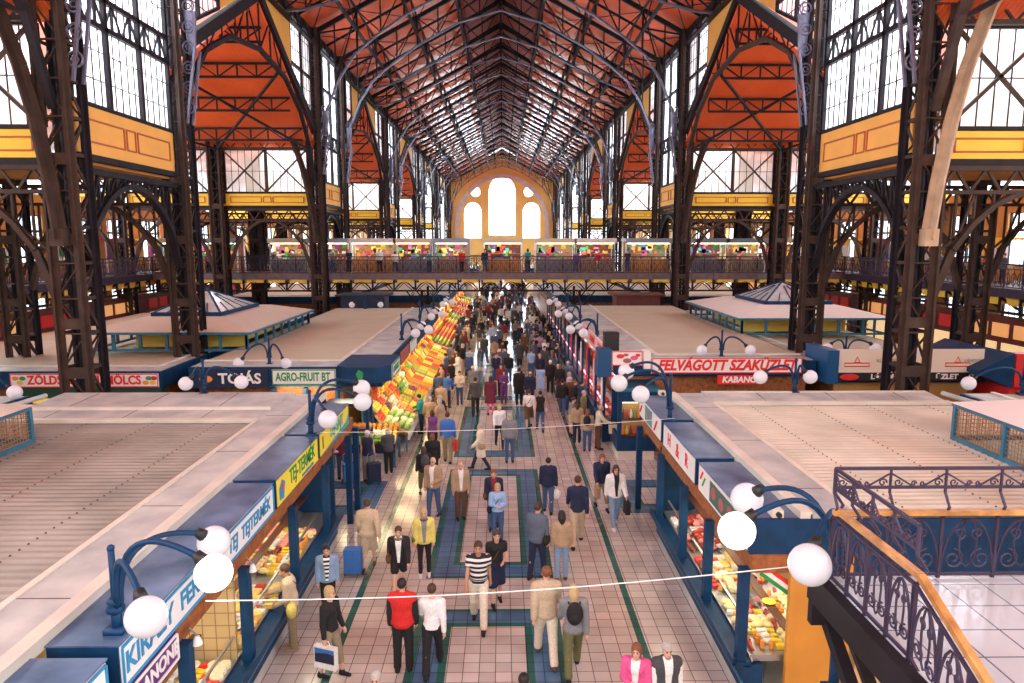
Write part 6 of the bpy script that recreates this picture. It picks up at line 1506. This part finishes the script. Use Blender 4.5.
person(-.11,18.6,0,'stroll',1.68,'jacket','navy','jeans','denim','short','auburn','man in navy jacket with red lining behind the light blue shirt woman',extra=[('collar_front','darkred','',''),('shoulder','brown','sideR','brown bag beside the man in navy jacket')])
person(.0,17.7,3,'fold',1.60,'blouse','lightblue','jeans','denim','bob','blonde','blonde woman in light blue shirt with a black strap',fem=True,skin=2,extra=[('strap','black','L',''),('shoulder','black','sideR','black handbag of the blonde woman in blue')])
person(1.45,19.66,175,'carry',1.66,'jacket','navy','jeans','denim','short','black','man in dark navy coat seen from behind with a white bag',extra=[('plastic','white','R','white plastic bag carried by the man in the navy coat')])
person(.94,15.65,150,'stroll',1.84,'jacket','greyblue','jeans','navy','short','brown','man in grey-blue suit jacket holding a dark coat',extra=[('shoulder','black','sideR','dark bundle held by the man in grey-blue')])
person(1.5,15.55,182,'stand',1.69,'jacket','tan','jeans','lightdenim','long','black','woman with long dark hair in tan jacket and jeans seen from behind',fem=True,shoes='brown')
person(2.07,17.46,176,'walk',1.86,'shirt','navy','trousers','beige','short','brown','man in navy shirt and beige trousers seen from behind')
person(3.05,20.02,8,'walkb',1.66,'jacket','navy','capri','khaki','bob','auburn','woman in short dark coat with khaki trousers near the right corner',fem=True,extra=[('shopping','tan','R','tan bag of the woman in the short dark coat')])
person(3.25,18.72,5,'walk',1.75,'jacket','white','jeans','lightdenim','long','brown','woman in white jacket, black top, sunglasses and pale jeans',fem=True,shoes='white',extra=[('collar_front','black','',''),('glasses','','',''),('shopping','black','L','black and white carrier bag of the woman in the white jacket')])
person(.95,12.34,184,'walkb',1.87,'jacket','beige','trousers','cream','short','auburn','man in beige jacket and cream trousers seen from behind',shoes='brown')
person(1.42,11.95,180,'walk',1.72,'jacket','grey','trousers','olive','long','blonde','blonde woman in grey top with a round black backpack',fem=True,extra=[('backpack','black','back','round black backpack worn by the blonde woman')])
person(2.22,10.15,-20,'fold',1.68,'blouse','pink','trousers','white','bob','auburn','auburn haired woman in pink and white at the bottom edge',fem=True,extra=[('collar_front','white','','')])
person(2.68,10.12,5,'stand',1.70,'jacket','darkgrey','trousers','black','short','grey','grey haired man in white tee and open dark waistcoat at the bottom edge',extra=[('collar_front','white','',''),('sleeves','white','','')])
person(-1.7,9.45,0,'stand',1.70,'jacket','tan','trousers','brown','short','grey','grey haired person whose head shows at the bottom edge')
person(.44,9.38,180,'stand',1.68,'jacket','black','trousers','black','short','black','dark haired person whose head shows at the bottom edge, right of centre')
# trolley
t=thing('shopping_trolley','blue fabric shopping trolley pulled over the tiles','trolley',(-3.38,15.75,0)); b=MB(); b.prism([(-.2,-.14,.14),(.2,-.14,.14),(.2,-.14,.72),(-.2,-.14,.72)],(0,.26,0)); b.obj('bag',cloth('blue'),t)
b=MB(); b.tube([(-.16,.14,.1),(-.16,.2,.95),(0,.28,1.0),(.16,.2,.95),(.16,.14,.1)],.012,6); b.obj('handle',STEEL,t)
for s_ in(-1,1): MB().tube([(s_*.2,.1,.08),(s_*.23,.1,.08)],.08,12).obj('wheel',BLACK,t)
MIDL=.022
def mp(*a,**k): k.setdefault('lod',MIDL); return person(*a,**k)
mp(-1.83,24.43,178,'carry',1.84,'shirt','blue','trousers','khaki','short','brown','man in bright blue shirt seen from behind with a red and white bag',extra=[('shopping','red','R','red and white bag carried by the man in bright blue')])
mp(-3.2,28.3,-100,'reach',1.64,'jacket','teal','trousers','navy','short','black','person in teal jacket reaching to the fruit stand')
mp(-2.45,25.3,200,'stand',1.70,'vest','purple','trousers','black','bob','brown','woman in purple sleeveless top beside the blue shirt man',fem=True)
mp(-.62,23.69,-85,'walk',1.62,'coat','cream','jeans','navy','short','grey','person in cream coat walking left with a brown bag',extra=[('shoulder','tan','sideL','brown shoulder bag of the person in the cream coat')])
mp(0,26.4,6,'walkb',1.68,'blouse','white','leggings','black','bob','blonde','woman in white top and black trousers walking towards the camera',fem=True,extra=[('shoulder','black','sideL','black bag of the woman in the white top')])
mp(.38,24.4,178,'stand',1.82,'jacket','grey','jeans','denim','short','grey','grey haired man in grey jacket and jeans seen from behind')
mp(-1.11,31.4,182,'walk',1.72,'jacket','darkgrey','trousers','black','short','black','man in dark grey jacket seen from behind')
mp(-.42,31.39,178,'stand',1.80,'coat','maroon','leggings','pink','bob','brown','woman in dark purple coat and pink leggings',fem=True)
mp(-2.5,32.8,150,'reach',1.66,'jacket','blue','trousers','navy','short','brown','person in blue jacket bending by the fruit stands')
mp(.19,33.79,0,'fold',1.64,'blouse','purple','trousers','purple','bob','black','woman in purple outfit facing the camera',fem=True)
mp(.05,35.2,5,'stand',1.7,'shirt','darkred','trousers','black','short','brown','man in dark red shirt behind the woman in purple')
mp(.92,33.35,180,'stand',1.82,'coat','black','trousers','black','short','black','person in long black coat seen from behind')
mp(-2.15,22.28,190,'stroll',1.66,'jacket','black','trousers','black','bob','auburn','auburn haired person in black jacket left of the aisle centre',extra=[('collar_front','white','','')])
mp(-2.3,21.1,200,'carry',1.58,'jacket','black','capri','olive','long','brown','woman in black with a backpack left of the aisle centre',fem=True,extra=[('backpack','darkgrey','back','dark backpack of the woman in black')])
mp(1.25,29.11,180,'walk',1.66,'blouse','white','skirt','brown','short','brown','woman in white top and brown skirt seen from behind',fem=True,extra=[('strap','black','R','')])
mp(1.69,28.63,182,'walkb',1.70,'vest','black','jeans','denim','bun','black','woman in black top and jeans seen from behind',fem=True,extra=[('shoulder','lilac','sideR','lilac bag of the woman in black top')])
mp(2.91,27.91,90,'reach',1.60,'tee','grey','shorts','beige','short','brown','boy in grey tee leaning towards the right counters')
mp(3.31,25.77,170,'stand',1.62,'jacket','tan','jeans','denim','long','auburn','woman in tan with a black backpack and jeans at the right counters',fem=True,extra=[('backpack','black','back','black backpack at the right meat counters')])
mp(3.05,26.9,175,'stand',1.62,'jacket','tan','trousers','navy','long','brown','woman in brown jacket at the right counters',fem=True)
mp(3.75,26.0,95,'reach',1.72,'shirt','cream','trousers','brown','bald','grey','bald man in cream shirt leaning on the right meat counter',extra=[('shopping','cream','R','cream bag beside the man at the meat counter')])
mp(3.6,30.43,100,'stand',1.76,'jacket','navy','trousers','navy','short','black','man in navy jacket at the right meat counters')
mp(3.5,28.7,80,'stand',1.7,'jacket','olive','trousers','darkgrey','short','grey','man in olive jacket at the right meat counters')
mp(.09,43.06,60,'stand',1.75,'jacket','black','trousers','black','short','black','man in black suit standing alone in mid aisle')
mp(1.2,44,178,'stand',1.6,'coat','darkgrey','trousers','black','short','brown','person in dark grey coat in mid aisle')
mp(1.43,32.73,180,'stand',1.76,'jacket','navy','trousers','navy','bald','auburn','broad man in navy jacket seen from behind')
mp(2.05,35.11,185,'stand',1.65,'dress','lightblue','leggings','lightblue','bob','black','woman in light blue dress',fem=True)
mp(2.6,36.05,178,'carry',1.74,'jacket','black','trousers','black','short','white','white haired man in black with a green bag',extra=[('plastic','green','R','green bag of the white haired man')])
mp(3.02,34.86,170,'stand',1.72,'jacket','black','skirt','maroon','bob','auburn','woman in black jacket and maroon skirt',fem=True)
mp(-1.95,33.5,10,'fold',1.66,'shirt','cream','jeans','denim','short','black','man in pale shirt with straps in front of the fruit stands',extra=[('strap','navy','L','')])
mp(-1.35,34.6,0,'stand',1.7,'jacket','grey','trousers','khaki','short','brown','person in grey with a pale hat',hat='cream')
for x,y,f,ps,H_,tp,tc,bt,bc,hr,hc,lab,hat_ in ((-5.55,22.0,170,'reach',1.66,'shirt','lilac','trousers','grey','short','grey','person in pale plaid shirt at the lettuce stand',None),
 (-5.2,22.7,182,'stand',1.68,'jacket','maroon','jeans','denim','short','brown','person in dark brown jacket at the lettuce stand',None),(-4.3,22.5,178,'stand',1.72,'vest','navy','trousers','grey','short','white','white haired person in navy and yellow at the lettuce stand','cream'),
 (-3.75,23.3,200,'reach',1.55,'jacket','darkgrey','trousers','black','bob','grey','stooped person in dark grey beside the lettuce stand',None)):
    mp(x,y,f,ps,H_,tp,tc,bt,bc,hr,hc,lab)
for x,y,c_,lab in((-4.05,22.2,'navy','navy shopping trolley at the lettuce stand'),(-4.85,22.2,'blue','blue shopping trolley at the lettuce stand')):
    tt=dup(t,(x,y,0),.4,lab); tt['category']='trolley'
    for ch in tt.children:
        if ch.name.startswith('bag'): ch.material_slots[0].link='OBJECT'; ch.material_slots[0].material=cloth(c_)
# the crowd farther down the aisle and at the stands
cr=random.Random(11); TOPC=['black','navy','darkgrey','black','grey','denim','white','darkred','maroon','beige','denim','navy','greyblue','brown','black','lightblue','navy','black','darkgrey','tan','greyblue','lilac','black']; BOTC=['black','navy','denim','darkgrey','khaki','denim','beige','black']
PAT={'black':'black','navy':'navy'}
placed=[(o.location.x,o.location.y) for o in COL.objects if o.name.startswith('person')]
seen=set()
def crowd(n,xr,yr,where,faces,lod,group,mind=.55):
    k=0; tries=0
    while k<n and tries<4000:
        tries+=1
        x=cr.uniform(*xr); y=yr[0]+(yr[1]-yr[0])*cr.random()**1.25
        if any((x-a)**2+(y-b_)**2<mind*mind for a,b_ in placed): continue
        if YB0-.1<y<YB0+.6 and abs(abs(x)-5.8)<.4: continue
        placed.append((x,y)); k+=1
        fem=cr.random()<.5; tp=cr.choice(['jacket','coat','shirt','jacket','tee']); tc=cr.choice(TOPC); bc=cr.choice(BOTC); hc=cr.choice(['black','brown','brown','grey','blonde','auburn'])
        f=cr.choice(faces)+cr.uniform(-25,25); ps=cr.choice(['stand','walk','stroll','walkb'])
        lab='person in %s %s, %s trousers, %s hair, %s'%(tc,{'tee':'tee'}.get(tp,tp),bc,hc,where)
        person(x,y,f,ps,cr.uniform(1.58,1.84),tp,tc,'trousers',bc,cr.choice(['short','bob']) if fem else 'short',hc,lab,group,fem=False,lod=lod)
crowd(16,(-3.0,-2.2),(26.5,47),'at the left produce stands',(-90,-110,180),.032,'shoppers at the left produce stands',.5)
crowd(12,(2.7,3.6),(31,47),'at the right meat counters',(90,70,180),.032,'shoppers at the right meat counters',.5)
crowd(26,(2.2,3.7),(47,72),'along the right side near the footbridge',(90,0,180),.045,'people right of the aisle by the footbridge',.5)
crowd(12,(-3.0,-2.3),(47,64),'along the left side near the footbridge',(-90,0,180),.045,'people left of the aisle by the footbridge',.5)
crowd(22,(-2.2,2.6),(38,52),'in the aisle before the footbridge',(0,180),.032,'crowd before the footbridge')
crowd(135,(-3.4,3.4),(52,125),'far down the aisle',(0,180),.045,'crowd beyond the footbridge',.6)
# people on the footbridge and galleries
for i,(px,c,bc) in enumerate(((-21.5,'pink','black'),(-13.4,'lightblue','denim'),(-12.6,'grey','denim'),(-11.2,'navy','black'),(-9.0,'white','black'),(-7.9,'white','darkgrey'),(-5.3,'teal','navy'),(-2.9,'red','black'),(-1.2,'navy','denim'),(2.0,'teal','navy'),(5.6,'purple','denim'),(7.3,'red','beige'),(9.4,'navy','denim'),(13.2,'darkred','black'),(17.2,'tan','beige'),(20.2,'black','denim'))):
    p=person(px,YB0+.9+(i%3)*.3,(0,180,160,20)[i%4],('stand','stroll','walk')[i%3],1.6+.05*(i%5),('tee','jacket','shirt')[i%3],c,'trousers',bc,('short','bob')[i%2],('brown','black','blonde','grey')[i%4],'person in %s standing on the footbridge, %s from its left end'%(c,ORD[i].replace('nearest','first')),'people on the footbridge',lod=.032); p.location.z=GZ
for i in range(12):
    s_=1 if i<8 else -1; y=(26+2.4*i) if i<8 else (28+3*(i-8)); c=TOPC[(i*5)%len(TOPC)]
    p=person(s_*(26.2+.5*(i%3)),y,(-90*s_) if i%2 else 90*s_,'stand',1.7,'jacket',c,'trousers','black','short','brown','person in %s on the %s side gallery, %s from the entrance'%(c,'right' if s_>0 else 'left',ORD[i if i<8 else i-8].replace('nearest','first')),'people on the side galleries',lod=.045); p.location.z=GZ
